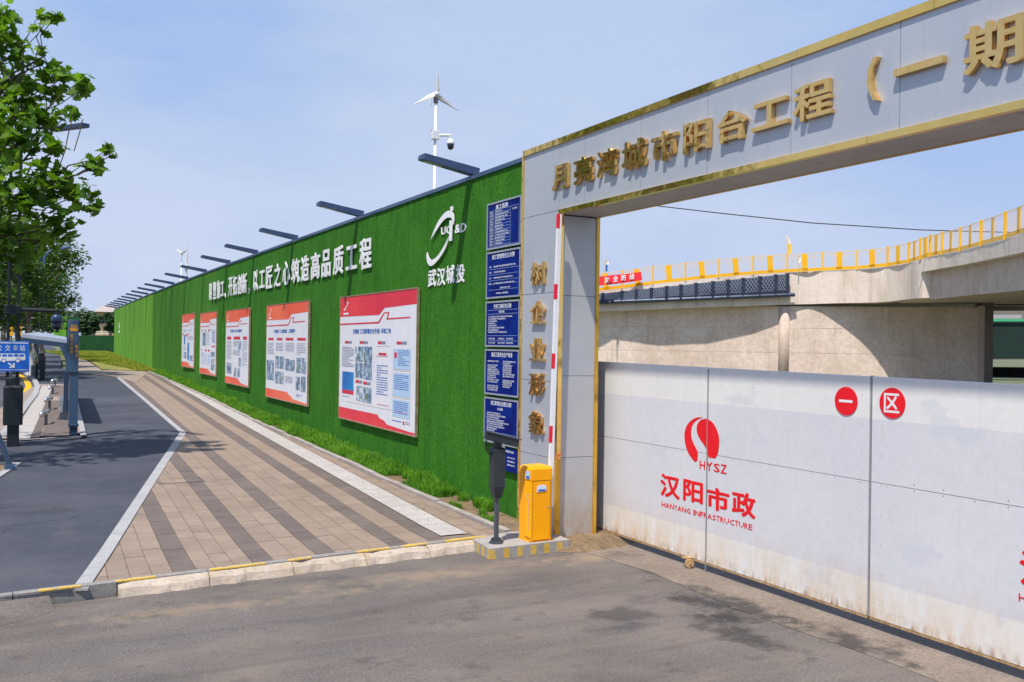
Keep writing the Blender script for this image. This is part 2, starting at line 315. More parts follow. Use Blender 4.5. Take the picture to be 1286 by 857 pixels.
mat('lawn_soil', (.13,.17,.012), (.19,.19,.03), rough=.95, scale=.5, fine=.25, fscale=5)
tint_layer(M['lawn_soil'], (.38,.26,.12), .35, .48, .6, .7, seed=7)
# ------------------------------------------------------------------ object helpers
col = sc.collection
def setp(o, label=None, cat=None, group=None, kind=None):
    if label: o['label'] = label
    if cat: o['category'] = cat
    if group: o['group'] = group
    if kind: o['kind'] = kind
    return o
def thing(name, label, cat, loc=(0,0,0), group=None):
    o = bpy.data.objects.new(name, None); col.objects.link(o); o.location = loc; o.empty_display_size = .2
    return setp(o, label, cat, group)
def adopt(o, parent):
    if parent is None: return
    o.parent = parent
    m = parent.matrix_basis.copy(); q = parent
    while q.parent: m = q.parent.matrix_basis @ q.matrix_parent_inverse @ m if False else m; q = q.parent
    o.matrix_parent_inverse = world_of(parent).inverted()
def world_of(o):
    if o.parent is None: return o.matrix_basis.copy()
    return world_of(o.parent) @ o.matrix_parent_inverse @ o.matrix_basis
class MB:
    def __init__(s): s.v = []; s.f = []; s.mi = []; s.cur = 0
    def add(s, vs, fs):
        b = len(s.v); s.v += [tuple(v) for v in vs]; s.f += [tuple(b+i for i in f) for f in fs]; s.mi += [s.cur]*len(fs); return s
    def box(s, a, b, M4=None):
        (x0,y0,z0),(x1,y1,z1) = a, b
        vs = [Vector(p) for p in ((x0,y0,z0),(x1,y0,z0),(x1,y1,z0),(x0,y1,z0),(x0,y0,z1),(x1,y0,z1),(x1,y1,z1),(x0,y1,z1))]
        if M4 is not None: vs = [M4 @ v for v in vs]
        return s.add(vs, [(0,3,2,1),(4,5,6,7),(0,1,5,4),(1,2,6,5),(2,3,7,6),(3,0,4,7)])
    def chbox(s, a, b, c=.01, M4=None):
        """box with chamfered vertical and top edges"""
        (x0,y0,z0),(x1,y1,z1) = a, b
        def ring(i, z): return [(x0+c+i,y0+i,z),(x1-c-i,y0+i,z),(x1-i,y0+c+i,z),(x1-i,y1-c-i,z),(x1-c-i,y1-i,z),(x0+c+i,y1-i,z),(x0+i,y1-c-i,z),(x0+i,y0+c+i,z)]
        vs = [Vector(p) for p in ring(0,z0)+ring(0,z1-c)+ring(c*.7,z1)]
        if M4 is not None: vs = [M4 @ v for v in vs]
        fs = [tuple(range(7,-1,-1)), tuple(range(16,24))]
        for k in (0,8):
            for i in range(8): j = (i+1)%8; fs.append((k+i,k+j,k+8+j,k+8+i))
        return s.add(vs, fs)
    def prism(s, poly, h, z=None):
        """poly: 3D points (planar); h: extrusion vector"""
        n = len(poly); h = Vector(h); a = [Vector(p) for p in poly]
        vs = a+[p+h for p in a]
        nrm = Vector((0,0,0))
        for i in range(n): nrm += a[i].cross(a[(i+1)%n])
        fs = [tuple(range(n-1,-1,-1)), tuple(range(n,2*n))]+[(i,(i+1)%n,n+(i+1)%n,n+i) for i in range(n)]
        if nrm.dot(h) < 0: fs = [tuple(reversed(f)) for f in fs]
        return s.add(vs, fs)
    def tube(s, pts, r, n=8, cap=True):
        pts = [Vector(p) for p in pts]; rs = r if isinstance(r, (list,tuple)) else [r]*len(pts)
        vs = []; prev = None
        for i, p in enumerate(pts):
            d = (pts[min(i+1,len(pts)-1)]-pts[max(i-1,0)]).normalized()
            if prev is None:
                u = d.orthogonal().normalized()
            else:
                u = (prev-d*prev.dot(d)); u = u.normalized() if u.length > 1e-6 else d.orthogonal().normalized()
            prev = u; w_ = d.cross(u)
            for k in range(n):
                a = 2*math.pi*k/n; vs.append(p+(u*math.cos(a)+w_*math.sin(a))*rs[i])
        fs = []
        for i in range(len(pts)-1):
            for k in range(n):
                k2 = (k+1)%n; fs.append((i*n+k, i*n+k2, (i+1)*n+k2, (i+1)*n+k))
        if cap: fs += [tuple(range(n-1,-1,-1)), tuple(range((len(pts)-1)*n, len(pts)*n))]
        return s.add(vs, fs)
    def lathe(s, prof, base, n=16, axis=Vector((0,0,1))):
        ax = Vector(axis).normalized(); u = ax.orthogonal().normalized(); w_ = ax.cross(u); base = Vector(base)
        vs = []
        for (r, h) in prof:
            for k in range(n):
                a = 2*math.pi*k/n; vs.append(base+ax*h+(u*math.cos(a)+w_*math.sin(a))*max(r,1e-4))
        fs = []
        for i in range(len(prof)-1):
            for k in range(n):
                k2 = (k+1)%n; fs.append((i*n+k, i*n+k2, (i+1)*n+k2, (i+1)*n+k))
        fs += [tuple(range(n-1,-1,-1)), tuple(range((len(prof)-1)*n, len(prof)*n))]
        return s.add(vs, fs)
    def bar(s, a, b, w_, h, up=Vector((0,0,1))):
        a = Vector(a); b = Vector(b); d = (b-a); L = d.length; d.normalize()
        x = d.cross(up).normalized(); z = x.cross(d)
        m = Matrix((( x.x,d.x,z.x,a.x),(x.y,d.y,z.y,a.y),(x.z,d.z,z.z,a.z),(0,0,0,1)))
        return s.box((-w_/2,0,-h/2),(w_/2,L,h/2), m)
    def quad(s, a, b, c, d): return s.add([a,b,c,d], [(0,1,2,3)])
    def mesh(s, name):
        me = bpy.data.meshes.new(name); me.from_pydata(s.v, [], s.f)
        if any(s.mi): me.polygons.foreach_set('material_index', s.mi)
        me.update(); return me
    def build(s, name, m, parent=None, smooth=False, **kw):
        me = s.mesh(name)
        for q in (m if isinstance(m, (list,tuple)) else [m]): me.materials.append(M[q])
        if smooth: me.polygons.foreach_set('use_smooth', [True]*len(me.polygons))
        o = bpy.data.objects.new(name, me); col.objects.link(o); adopt(o, parent); return setp(o, **kw)
def copy_tree(o, parent=None, dx=None):
    c = o.copy(); col.objects.link(c)
    if parent is not None: c.parent = parent
    for ch in [q for q in KIDS.get(o.name, [])]: copy_tree(ch, c)
    return c
KIDS = {}
def index_kids():
    KIDS.clear()
    for o in col.objects:
        if o.parent: KIDS.setdefault(o.parent.name, []).append(o)
TXT = {}
def text_mesh(body, ext=0., off=0., res=2, align='LEFT', sp=1.0, lsp=1.0):
    k = (body, ext, off, res, align, sp, lsp)
    if k in TXT: return TXT[k]
    c = bpy.data.curves.new('text', 'FONT'); c.body = body; c.extrude = ext; c.offset = off; c.resolution_u = res; c.align_x = align
    c.space_character = sp; c.space_line = lsp
    o = bpy.data.objects.new('text', c); col.objects.link(o); bpy.context.view_layer.update()
    me = bpy.data.meshes.new_from_object(o.evaluated_get(bpy.context.evaluated_depsgraph_get()))
    bpy.data.objects.remove(o); bpy.data.curves.remove(c); TXT[k] = me; return me
def fit_text(body, name, m, parent, frame, box, ext=0., off=.0, res=2, depth=0., one=False, **kw):
    """text scaled to fill box (x0,y0,x1,y1) in the frame's local plane; frame: 4x4 (x right, y up, z out)"""
    src = text_mesh(body, 0. if ext == 0 else 1., 0., res)
    if off < .008: me = src.copy()
    else:       # heavier strokes: the glyph repeated round a small circle, each copy a hair behind the last
        vs = []; fs = []; kk = 8 if off > .018 else 4
        for k in range(kk):
            a = 2*math.pi*(k+.5)/kk; q_ = off*1.2*(1-.013*k); dx, dy = q_*math.cos(a), q_*math.sin(a); b_ = len(vs)
            vs += [(v.co.x+dx, v.co.y+dy, v.co.z*(1-.01*k)-(0 if ext else k)) for v in src.vertices]; fs += [tuple(b_+i for i in p.vertices) for p in src.polygons]
        me = bpy.data.meshes.new(name); me.from_pydata(vs, [], fs)
    xs = [v.co.x for v in me.vertices]; ys = [v.co.y for v in me.vertices]
    x0, x1, y0, y1 = min(xs), max(xs), min(ys), max(ys); bx0, by0, bx1, by1 = box
    for v in me.vertices:
        v.co.x = bx0+(v.co.x-x0)/(x1-x0)*(bx1-bx0); v.co.y = by0+(v.co.y-y0)/(y1-y0)*(by1-by0)
        v.co.z = depth+(v.co.z*ext if ext else v.co.z*.00025)
    me.transform(frame); me.materials.clear(); me.materials.append(M[m]); me.name = name
    o = bpy.data.objects.new(name, me); col.objects.link(o); adopt(o, parent); return setp(o, **kw)
def frame_x(X, Y, Z):      # a sheet facing the street (-X); local x runs towards -Y, y up, z out
    return Matrix(((0,0,-1,X),(-1,0,0,Y),(0,1,0,Z),(0,0,0,1)))
def lbox(mb, fr, a, b): mb.box(a, b, fr); return mb
# ------------------------------------------------------------------ ground surfaces
def clip_poly(poly, f):
    """keep the part of a 2D polygon where f(p) >= 0 (f linear)"""
    o = []
    for i in range(len(poly)):
        p, q = poly[i], poly[(i+1)%len(poly)]; a, b = f(p), f(q)
        if a >= 0: o.append(p)
        if (a >= 0) != (b >= 0):
            t = a/(a-b); o.append((p[0]+(q[0]-p[0])*t, p[1]+(q[1]-p[1])*t))
    return o
def terrain_sheet(name, poly, m, off=0., kind='structure', parent=None, zf=None, **kw):
    """flat polygon laid on the gently rising ground, cut at the heights' break lines"""
    bm = bmesh.new(); vs = [bm.verts.new((p[0], p[1], 0)) for p in poly]; bm.faces.new(vs)
    for (Y, _) in GP[1:-1]:
        bmesh.ops.bisect_plane(bm, geom=bm.verts[:]+bm.edges[:]+bm.faces[:], plane_co=(0,Y,0), plane_no=(0,1,0))
    bmesh.ops.triangulate(bm, faces=bm.faces[:])
    for v in bm.verts: v.co.z = (zf or G)(v.co.y)+off
    bmesh.ops.recalc_face_normals(bm, faces=bm.faces[:])
    for f in bm.faces:
        if f.normal.z < 0: f.normal_flip()
    me = bpy.data.meshes.new(name); bm.to_mesh(me); bm.free(); me.materials.append(M[m])
    o = bpy.data.objects.new(name, me); col.objects.link(o); adopt(o, parent); return setp(o, kind=kind if parent is None else None, **kw)
def xy(x, y, off=0.): p = gnd(x, y, off); return (p.x, p.y)
terrain_sheet('ground', [(-2500,-400),(2500,-400),(2500,4500),(-2500,4500)], 'far_ground', -.32)
KL = [xy(0,752), xy(90,740), xy(230,722), xy(410,700), xy(590,678)]     # top edge of the kerb along the driveway
drive_edge = lambda X: 11.27+.1*(X)
# driveway and the yard behind the gate
terrain_sheet('driveway', [(-14,-14),(60,-14),(60,60),(8.6,60),(8.6,12.6),(7.3,12.0),(5.7,11.78),(1.6,11.36),(.4,11.24),(-14,9.9)], 'asphalt_drive', -.13, zf=lambda y: 0)
ap_ = [(7.05,11.3),(7.25,9.6),(7.1,7.9),(7.22,5.9),(7.12,3.5),(7.2,1.0),(8.9,1.0),(8.9,12.6),(7.7,12.2)]
terrain_sheet('gate_apron', ap_, 'apron', -.126, zf=lambda y: 0)
# ---- pavement frame: v runs along the stripes, u across
C0 = xy(90,740); C1 = xy(226,543); C2 = xy(146,474)
cur_pts = [xy(*p) for p in ((187,467),(260,499),(320,529),(380,556),(450,587),(520,619),(585,647),(631,667))]
sw_poly = [(C0[0]+.02, 11.33), (5.72, 11.84), (6.55, 11.92)] + [(p[0], p[1]) for p in reversed(cur_pts)] + [xy(128,464.5), xy(100,456), xy(88,452), xy(88,466), xy(100,469), C2, C1]
terrain_sheet('sidewalk', sw_poly, 'joint', -.016)
sidewalk = col.objects['sidewalk']
ap = [(-.9,11.2),(C0[0],11.3),C1,C2,xy(100,469),xy(76,462),xy(77,452),xy(72,440),xy(60,432),xy(44,432),xy(20,452),(-7,40),(-7,11.0)]
terrain_sheet('cycle_path', ap, 'asphalt_path', -.004)
# ---- pavers
def L2(a, b): return lambda p: (b[0]-a[0])*(p[1]-a[1])-(b[1]-a[1])*(p[0]-a[0])
gl0, gl1 = (C0[0]+.20, 11.33), (C1[0]+.17, C1[1])
left1 = lambda p: -L2(gl0, gl1)(p); left2 = lambda p: -L2((C1[0]+.17, C1[1]), (C2[0]+.15, C2[1]))(p)
front = L2((C0[0], 11.36+.02), (5.72, 11.86+.02))
def curb_x(Y):
    pts = list(reversed(cur_pts))
    if Y <= pts[0][1]: return pts[0][0]
    for (a, b) in zip(pts, pts[1:]):
        if Y <= b[1]: return a[0]+(b[0]-a[0])*(Y-a[1])/(b[1]-a[1])
    return pts[-1][0]
SL = .030
bands = []      # (u0, u1, material) at the front; u measured at Y = 11.5, sloping by SL
tact = (5.40, 5.84)
darks = [(1.64,1.91),(2.60,2.87),(3.44,3.71),(4.50,4.77)]
def uu(X, Y): return X-SL*(Y-11.5)
pcs = []
us = [.3]
def cols(a, b):
    n = max(1, round((b-a)/.235)); return [(a+(b-a)*i/n, a+(b-a)*(i+1)/n, 'paver') for i in range(n)]
strips = cols(.2,1.64)+[(1.64,1.91,'paver_dark')]+cols(1.91,2.60)+[(2.60,2.87,'paver_dark')]+cols(2.87,3.44)+[(3.44,3.71,'paver_dark')]+cols(3.71,4.50)+[(4.50,4.77,'paver_dark')]+cols(4.77,5.11)+[(5.11,5.38,'paver_dark')]+cols(5.86,6.5)
# the strip beside the tactile paving is dark too
for (a, b, mname) in strips:
    Y = 11.0+random.uniform(0,.45); step = .47
    while Y < 66:
        q = [(a+.004+SL*(Y-11.5), Y+.004),(b-.004+SL*(Y-11.5), Y+.004),(b-.004+SL*(Y+step-11.5), Y+step-.004),(a+.004+SL*(Y+step-11.5), Y+step-.004)]
        cxm, cym = (a+b)/2+SL*(Y+step/2-11.5), Y+step/2
        q = clip_poly(q, front)
        if q: q = clip_poly(q, left1 if cym < C1[1] else left2)
        if q and cxm < curb_x(cym)-.25+.2:
            mxx = curb_x(cym)-.07
            q = clip_poly(q, lambda p: mxx-p[0])
            if len(q) >= 3: pcs.append((cym, q, mname))
        Y += step
def area(q): return abs(sum(q[i][0]*q[(i+1)%len(q)][1]-q[(i+1)%len(q)][0]*q[i][1] for i in range(len(q))))/2
pcs = [p for p in pcs if area(p[1]) > .004]
pcs.sort(key=lambda t: t[0])
near, far = pcs[:298], pcs[298:]
def paver_prism(mb, q, lift=0., tilt=0.):
    n = len(q); zt = [G(p[1])+lift+tilt*(p[0]-q[0][0]) for p in q]
    vs = [(p[0],p[1],z) for p, z in zip(q, zt)]+[(p[0],p[1],z-.02) for p, z in zip(q, zt)]
    mb.add(vs, [tuple(range(n))]+[(i,n+i,n+(i+1)%n,(i+1)%n) for i in range(n)])
for (Y, q, mn) in near:
    if sum(q[i][0]*q[(i+1)%len(q)][1]-q[(i+1)%len(q)][0]*q[i][1] for i in range(len(q))) < 0: q = q[::-1]
    c = (sum(p[0] for p in q)/len(q), sum(p[1] for p in q)/len(q))
    mb = MB(); paver_prism(mb, [(p[0]-c[0]*0, p[1]) for p in q], random.uniform(-.0015,.0025), random.uniform(-.004,.004))
    mb.build('paver', mn, sidewalk)
for mn in ('paver','paver_dark'):
    mb = MB()
    for (Y, q, m_) in far:
        if m_ == mn:
            if sum(q[i][0]*q[(i+1)%len(q)][1]-q[(i+1)%len(q)][0]*q[i][1] for i in range(len(q))) < 0: q = q[::-1]
            paver_prism(mb, q)
    mb.build('far_paving', mn, sidewalk, kind='stuff')
# far part of the pavement swings left round the lawn
terrain_sheet('far_pavement', [xy(187,467.5), xy(128,465), xy(100,447.5), xy(97,444), xy(90,444), xy(88,466), xy(100,469), xy(146,473.6), xy(170,481)], 'paver_sheet', .012)
# tactile strip: raised bars
mb = MB(); Y = 12.25
while Y < 66:
    s_ = min(.4, 3)
    xa, xb = tact[0]+SL*(Y-11.5), tact[1]+SL*(Y-11.5); ya, yb = Y+.004, Y+s_-.004
    mb.add([(xa,ya,G(ya)+.001),(xb,ya,G(ya)+.001),(xb+SL*s_,yb,G(yb)+.001),(xa+SL*s_,yb,G(yb)+.001)], [(0,1,2,3)])
    if Y < 40:
        for k in range(8):
            u0 = xa+.02+k*(xb-xa-.02)/8; u1 = u0+.028
            mb.add([(u0,ya+.01,G(ya)+.001),(u1,ya+.01,G(ya)+.001),(u1+SL*s_,yb-.01,G(yb)+.001),(u0+SL*s_,yb-.01,G(yb)+.001),
                    (u0+.005,ya+.015,G(ya)+.007),(u1-.005,ya+.015,G(ya)+.007),(u1-.005+SL*s_,yb-.015,G(yb)+.007),(u0+.005+SL*s_,yb-.015,G(yb)+.007)],
                   [(4,5,6,7),(0,1,5,4),(1,2,6,5),(2,3,7,6),(3,0,4,7)])
    Y += s_
tp = mb.build('tactile_strip', 'tactile', sidewalk)
# granite edging along the asphalt
def edging(a, b, w_, step, mname, parent, name, off=.004, side=1, h=.03, z0=None):
    a = Vector((a[0],a[1],0)); b = Vector((b[0],b[1],0)); L = (b-a).length; d = (b-a)/L; nn = Vector((d.y,-d.x,0))*side
    n = max(1, round(L/step))
    for i in range(n):
        p = a+d*(L*i/n+.004); q = a+d*(L*(i+1)/n-.004)
        pts = [p, q, q+nn*w_, p+nn*w_]; mb = MB()
        vs = [(t.x,t.y,(G(t.y) if z0 is None else z0)+off) for t in pts]+[(t.x,t.y,(G(t.y) if z0 is None else z0)+off-h) for t in pts]
        f = [(0,1,2,3),(0,4,5,1),(1,5,6,2),(2,6,7,3),(3,7,4,0)]
        if side > 0: f = [tuple(reversed(t)) for t in f]
        mb.add(vs, f); mb.build(name, mname, parent)
edging(C0, C1, .17, 1.0, 'granite', sidewalk, 'edging_stone', off=.003)
edging(C1, C2, .15, 1.2, 'granite', sidewalk, 'edging_stone', off=.003)
# kerb stones on the grass side, slightly uneven
pts = list(reversed(cur_pts)); pts[0] = (6.42, 12.05)
for a, b in zip(pts, pts[1:]):
    a = Vector((a[0],a[1],0)); b = Vector((b[0],b[1],0)); L = (b-a).length; d = (b-a)/L; nn = Vector((d.y,-d.x,0)); n = max(1, round(L/1.0))
    for i in range(n):
        j = random.uniform(-.012,.012); hz_ = random.uniform(.03,.055)
        p = a+d*(L*i/n+.006)+nn*(j-.06); q = a+d*(L*(i+1)/n-.006)+nn*(j-.06+random.uniform(-.008,.008))
        t = [p,q,q+nn*.12,p+nn*.12]; mb = MB()
        mb.add([(v.x,v.y,G(v.y)+hz_) for v in t]+[(v.x,v.y,G(v.y)-.05) for v in t], [(3,2,1,0),(1,5,4,0),(2,6,5,1),(3,7,6,2),(0,4,7,3)])
        mb.build('kerb_stone', 'curbstone', sidewalk)
# ---- kerb along the driveway: grey top course with yellow paint, pale haunch below
x0k, x1k = -4.6, 6.05
rm = MB(); rm.add([(-9,10.36,-.04),(.30,11.285,-.035),(.36,10.98,-.128),(.05,10.72,-.128),(-.5,10.5,-.128),(-1.2,10.25,-.128),(-9,9.2,-.128)], [(6,5,1,0),(5,4,1),(4,3,1),(3,2,1)]); rm.build('driveway_ramp', 'asphalt_drive', kind='structure')
n = 0; X = x0k; kerb = thing('driveway_kerb', 'pale concrete kerb with patchy yellow paint between driveway and paved sidewalk', 'kerb', (2.5,11.3,-.13))
lineY = lambda X: 11.27+.096*X
rk = random.Random(3)
while X < x1k-.05:
    X2 = min(X+rk.uniform(.85,1.05), x1k); ya, yb = lineY(X+.006), lineY(X2-.006)
    top = .018+rk.uniform(-.004,.006)
    mb = MB(); mb.add([(X+.006,ya,top),(X2-.006,yb,top),(X2-.006,yb+.13,top),(X+.006,ya+.13,top),(X+.006,ya,-.15),(X2-.006,yb,-.15),(X2-.006,yb+.13,-.15),(X+.006,ya+.13,-.15)],
                      [(0,1,2,3),(4,5,1,0),(5,6,2,1),(6,7,3,2),(7,4,0,3)])
    ks = mb.build('kerb_stone', 'kerb_grey', kerb)
    if X > .3:   # pale sloping haunch
        mb = MB(); k = .005; nq = 7; rows = [[], [], [], []]
        for i in range(nq+1):
            xx = X+k+(X2-X-2*k)*i/nq; yy_ = lineY(xx); ch = rk.uniform(-.02,.02); c2 = rk.uniform(0,.03) if rk.random() < .3 else 0
            rows[0].append((xx, yy_-.003-c2*.4, .006-c2)); rows[1].append((xx, yy_-.06+ch*.3, -.008+ch*.25-c2*.5)); rows[2].append((xx, yy_-.12+ch, -.045+ch*.5)); rows[3].append((xx, yy_-.17+ch*1.4, -.145))
        nn_ = nq+1; mb.add([p for r_ in rows for p in r_], [((r+1)*nn_+i, (r+1)*nn_+i+1, r*nn_+i+1, r*nn_+i) for r in range(3) for i in range(nq)])
        for e in (0, nq): mb.add([rows[0][e], rows[1][e], rows[2][e], rows[3][e], (rows[0][e][0], rows[0][e][1], -.145)], [(0,1,2,3,4) if e else (4,3,2,1,0)])
        mb.build('kerb_face', 'kerb_white', kerb)
    X = X2
yp = MB()
for (a, b) in ((-1.6,-1.25),(.2,.62),(.98,1.42),(2.05,2.72),(3.02,3.32),(3.95,4.42),(4.62,5.0),(5.3,5.95)):
    s0 = lineY(a); s1 = lineY(b); n_ = 6
    for i in range(n_):
        p, q = a+(b-a)*i/n_, a+(b-a)*(i+1)/n_; e0, e1 = rk.uniform(0,.02), rk.uniform(.05,.10)
        yp.box((p, lineY(p)-.004, .012), (q, lineY(q)+e1*.7, .0275+.0003*i))
yp.build('yellow_marking', 'yellow_paint', kerb)
# manhole frame outline on the paving, a few repaired pale pavers
mh = MB(); p0 = gnd(197,605); mh.box((p0.x,p0.y-.3,G(p0.y)+.001),(p0.x+.02,p0.y+.45,G(p0.y)+.006)); mh.box((p0.x,p0.y-.32,G(p0.y)+.001),(p0.x+.8,p0.y-.30,G(p0.y)+.006)); mh.box((p0.x,p0.y+.45,G(p0.y)+.001),(p0.x+.8,p0.y+.47,G(p0.y)+.006)); mh.box((p0.x+.8,p0.y-.32,G(p0.y)+.001),(p0.x+.82,p0.y+.47,G(p0.y)+.006))
mh.build('manhole_frame', 'steel_dark', sidewalk)
rd_ = random.Random(17)
def bits(name, spots, label, m, smin, smax):
    mb = MB()
    for (x, y, z) in spots:
        r = rd_.uniform(smin, smax); a = rd_.uniform(0, 6.28); P = [(x+r*math.cos(a+k*1.2566)*rd_.uniform(.5,1), y+r*math.sin(a+k*1.2566)*rd_.uniform(.5,1), z) for k in range(5)]
        mb.add(P+[(x, y, z+r*.5)], [(k,(k+1)%5,5) for k in range(5)])
    o = mb.build(name, m); return setp(o, label=label, cat='grit', kind='stuff')
sp = []
for _ in range(200):
    X = rd_.uniform(.4,7.6); sp.append((X, lineY(min(X,6))-.2-abs(rd_.gauss(0,.35)), -.127))
for _ in range(90): sp.append((7.75-abs(rd_.gauss(0,.5)), rd_.uniform(3,11.6), -.124))
for _ in range(50): sp.append((rd_.uniform(-3,7.5), rd_.uniform(6,11), -.127))
bits('grit', sp, 'small pale stones and grit scattered along the kerb and gate', 'kerb_grey', .004, .013)
sp = []
for _ in range(150):
    Y = rd_.uniform(12, 24); X = curb_x(Y)-abs(rd_.gauss(0,.5))-.08; sp.append((X, Y, G(Y)+.004))
for _ in range(60): sp.append((rd_.uniform(.9,5.4), rd_.uniform(12,17), .004))
bits('leaf_litter', sp, 'small brown leaf bits lying on the sidewalk by the grass', 'bin_brown', .006, .02)
# ---- planting strip and lawn
gs = [(p[0]+.05,p[1]) for p in reversed(cur_pts)]
strip_poly = [(6.45,12.0),(7.0,12.1)]+[(7.03,Y) for Y in (20,30,40)]+[(7.2,46),(7.6,58),(7.8,70),(8.2,98),(8.2,104),(2.2,104)]+[xy(101,446.5), xy(128,464.5)]+list(reversed(gs[1:]))
terrain_sheet('soil_strip', [(6.40,11.95),(7.04,12.0)]+[(7.05,Y) for Y in (20,30,40)]+[(7.25,46),(7.45,56),(cur_pts[0][0],cur_pts[0][1]-1)]+list(reversed(gs[:-1]))[0:], 'earth', .012)
terrain_sheet('lawn', [xy(187,466.6),(7.7,62),(8.2,98),(8.2,112),(-3,112),xy(95,441.5),xy(101,446.5),xy(128,464.3)], 'lawn_soil', .02)
dirt = MB()
dm = [(6.0,11.55),(6.45,11.86),(7.1,12.0),(7.62,11.9),(8.1,12.3),(8.5,12.0),(8.3,11.2),(7.7,11.0),(7.1,10.95),(6.75,11.1)]
cdx = sum(p[0] for p in dm)/len(dm); cdy = sum(p[1] for p in dm)/len(dm)
dirt.add([(cdx,cdy,-.015)]+[(cdx+(p[0]-cdx)*.6,cdy+(p[1]-cdy)*.6,-.03+random.uniform(-.015,.015)) for p in dm]+[(p[0],p[1],-.126) for p in dm],
         [(0,1+i,1+(i+1)%10) for i in range(10)]+[(1+i,11+i,11+(i+1)%10,1+(i+1)%10) for i in range(10)])
dirt.build('dirt_patch', 'earth', kind='structure', smooth=True)
def blades(name, spots, hmin, hmax, wd, m, label, cat, seed=1):
    rr = random.Random(seed); v = []; f = []; sh = []
    for (x, y, z, s) in spots:
        a = rr.uniform(0, 6.283); h = rr.uniform(hmin, hmax)*s; w2 = wd*rr.uniform(.6,1.3); l = rr.uniform(.1,.7)*h
        dx, dy = math.cos(a), math.sin(a); px, py = -dy*w2, dx*w2; b = len(v)
        v += [(x-px,y-py,z),(x+px,y+py,z),(x+dx*l*.4+px*.7,y+dy*l*.4+py*.7,z+h*.6),(x+dx*l*.4-px*.7,y+dy*l*.4-py*.7,z+h*.6),(x+dx*l,y+dy*l,z+h*(1-.25*l/h))]
        f += [(b,b+1,b+2,b+3),(b+3,b+2,b+4)]; q = rr.random(); sh += [q, q]
    me = bpy.data.meshes.new(name); me.from_pydata(v, [], f); me.materials.append(M[m])
    at = me.attributes.new('shade', 'FLOAT', 'FACE'); at.data.foreach_set('value', sh); me.update()
    o = bpy.data.objects.new(name, me); col.objects.link(o); return setp(o, label=label, cat=cat, kind='stuff')
from mathutils import noise as mn
rg = random.Random(5); sp = []
while len(sp) < 62000:
    Y = 12.15+(rg.random()**1.5)*46; cx_ = curb_x(Y)+.07; fx = (7.0 if Y < 42 else 7.0+(Y-42)*.02)
    if fx <= cx_: continue
    t = rg.random(); X = cx_+t*(fx-cx_); nz = mn.noise(Vector((X*1.6, Y*.9, 0)))+.5*mn.noise(Vector((X*5, Y*4, 3)))
    if Y < 15 and nz < .12+(15-Y)*.05: continue
    if nz < -.35: continue
    sp.append((X, Y, G(Y)+.01, (.55+.75*t)*(1+.6*nz)*(1 if Y > 15 else .7)))
blades('verge_grass', sp, .07, .24, .006, 'grass', 'long green grass growing along the foot of the turf fence', 'grass', 2)
sp = []
while len(sp) < 26000:
    Y = 56+rg.random()*54; X = rg.uniform(0, 8.2)
    left = curb_x(min(Y,58))+.1 if Y < 58 else 6.3-(Y-58)*.10
    if X < left or X > 7.4+(Y-56)*.02: continue
    sp.append((X, Y, G(Y)+.02, 1))
blades('lawn_grass', sp, .05, .12, .02, 'grass_dry', 'sunlit yellow-green lawn in front of the low dark hoarding', 'grass', 3)
# ------------------------------------------------------------------ the turf fence
def fx(Y): return 7.03+(0 if Y < 35 else (Y-35)**1.5*.0021)
def ftop(Y): return 5.73
FY0, FY1 = 12.74, 100.0
fence = thing('turf_fence', 'long tall green artificial turf hoarding beside the sidewalk', 'fence', (7.03,12.74,0))
Y = FY0; i = 0; rp = random.Random(9)
while Y < FY1-.1:
    st = 1.0 if Y < 60 else 1.5
    Y2 = min(Y+st, FY1); z0 = G((Y+Y2)/2)-.05
    mb = MB(); e = rp.uniform(-.004,.004)
    xa, xb = fx(Y)+e, fx(Y2)+e
    mb.add([(xa,Y+.004,z0),(xb,Y2-.008,z0),(xb,Y2-.008,ftop(Y2)),(xa,Y+.004,ftop(Y)),(xa+.05,Y+.004,z0),(xb+.05,Y2-.004,z0),(xb+.05,Y2-.004,ftop(Y2)),(xa+.05,Y+.004,ftop(Y))],
           [(0,3,2,1),(4,5,6,7),(3,7,6,2),(0,4,7,3),(1,2,6,5)])
    mname = 'turf' if Y < 38 else ('turf_mid' if Y < 62 else 'turf_sunlit')  # greens step lighter with distance; the far end's sun is painted in
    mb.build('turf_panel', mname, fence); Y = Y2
cap = MB(); Y = FY0
while Y < FY1:
    Y2 = min(Y+6, FY1); xa, xb = fx(Y), fx(Y2); za, zb = ftop(Y), ftop(Y2)
    cap.add([(xa-.03,Y,za),(xb-.03,Y2,zb),(xb-.03,Y2,zb+.07),(xa-.03,Y,za+.07),(xa+.15,Y,za),(xb+.15,Y2,zb),(xb+.15,Y2,zb+.07),(xa+.15,Y,za+.07)],
            [(0,3,2,1),(4,5,6,7),(3,7,6,2),(0,1,5,4),(0,4,7,3),(1,2,6,5)]); Y = Y2
cap.build('cap_rail', 'cap_blue', fence)
bk = MB(); Y = FY0
while Y < FY1:
    bk.box((fx(Y)+.06, Y, G(Y)-.1), (fx(Y)+.12, min(Y+.1,FY1), 5.7)); Y += 3
bk.build('post', 'steel_grey', fence)
corner = MB(); corner.box((6.985,12.70,-.05),(7.10,12.745,5.80)); corner.tube([(7.06,12.8,5.80),(7.06,12.8,5.90)], .05, 8); corner.build('end_post', 'gold_paint', fence)
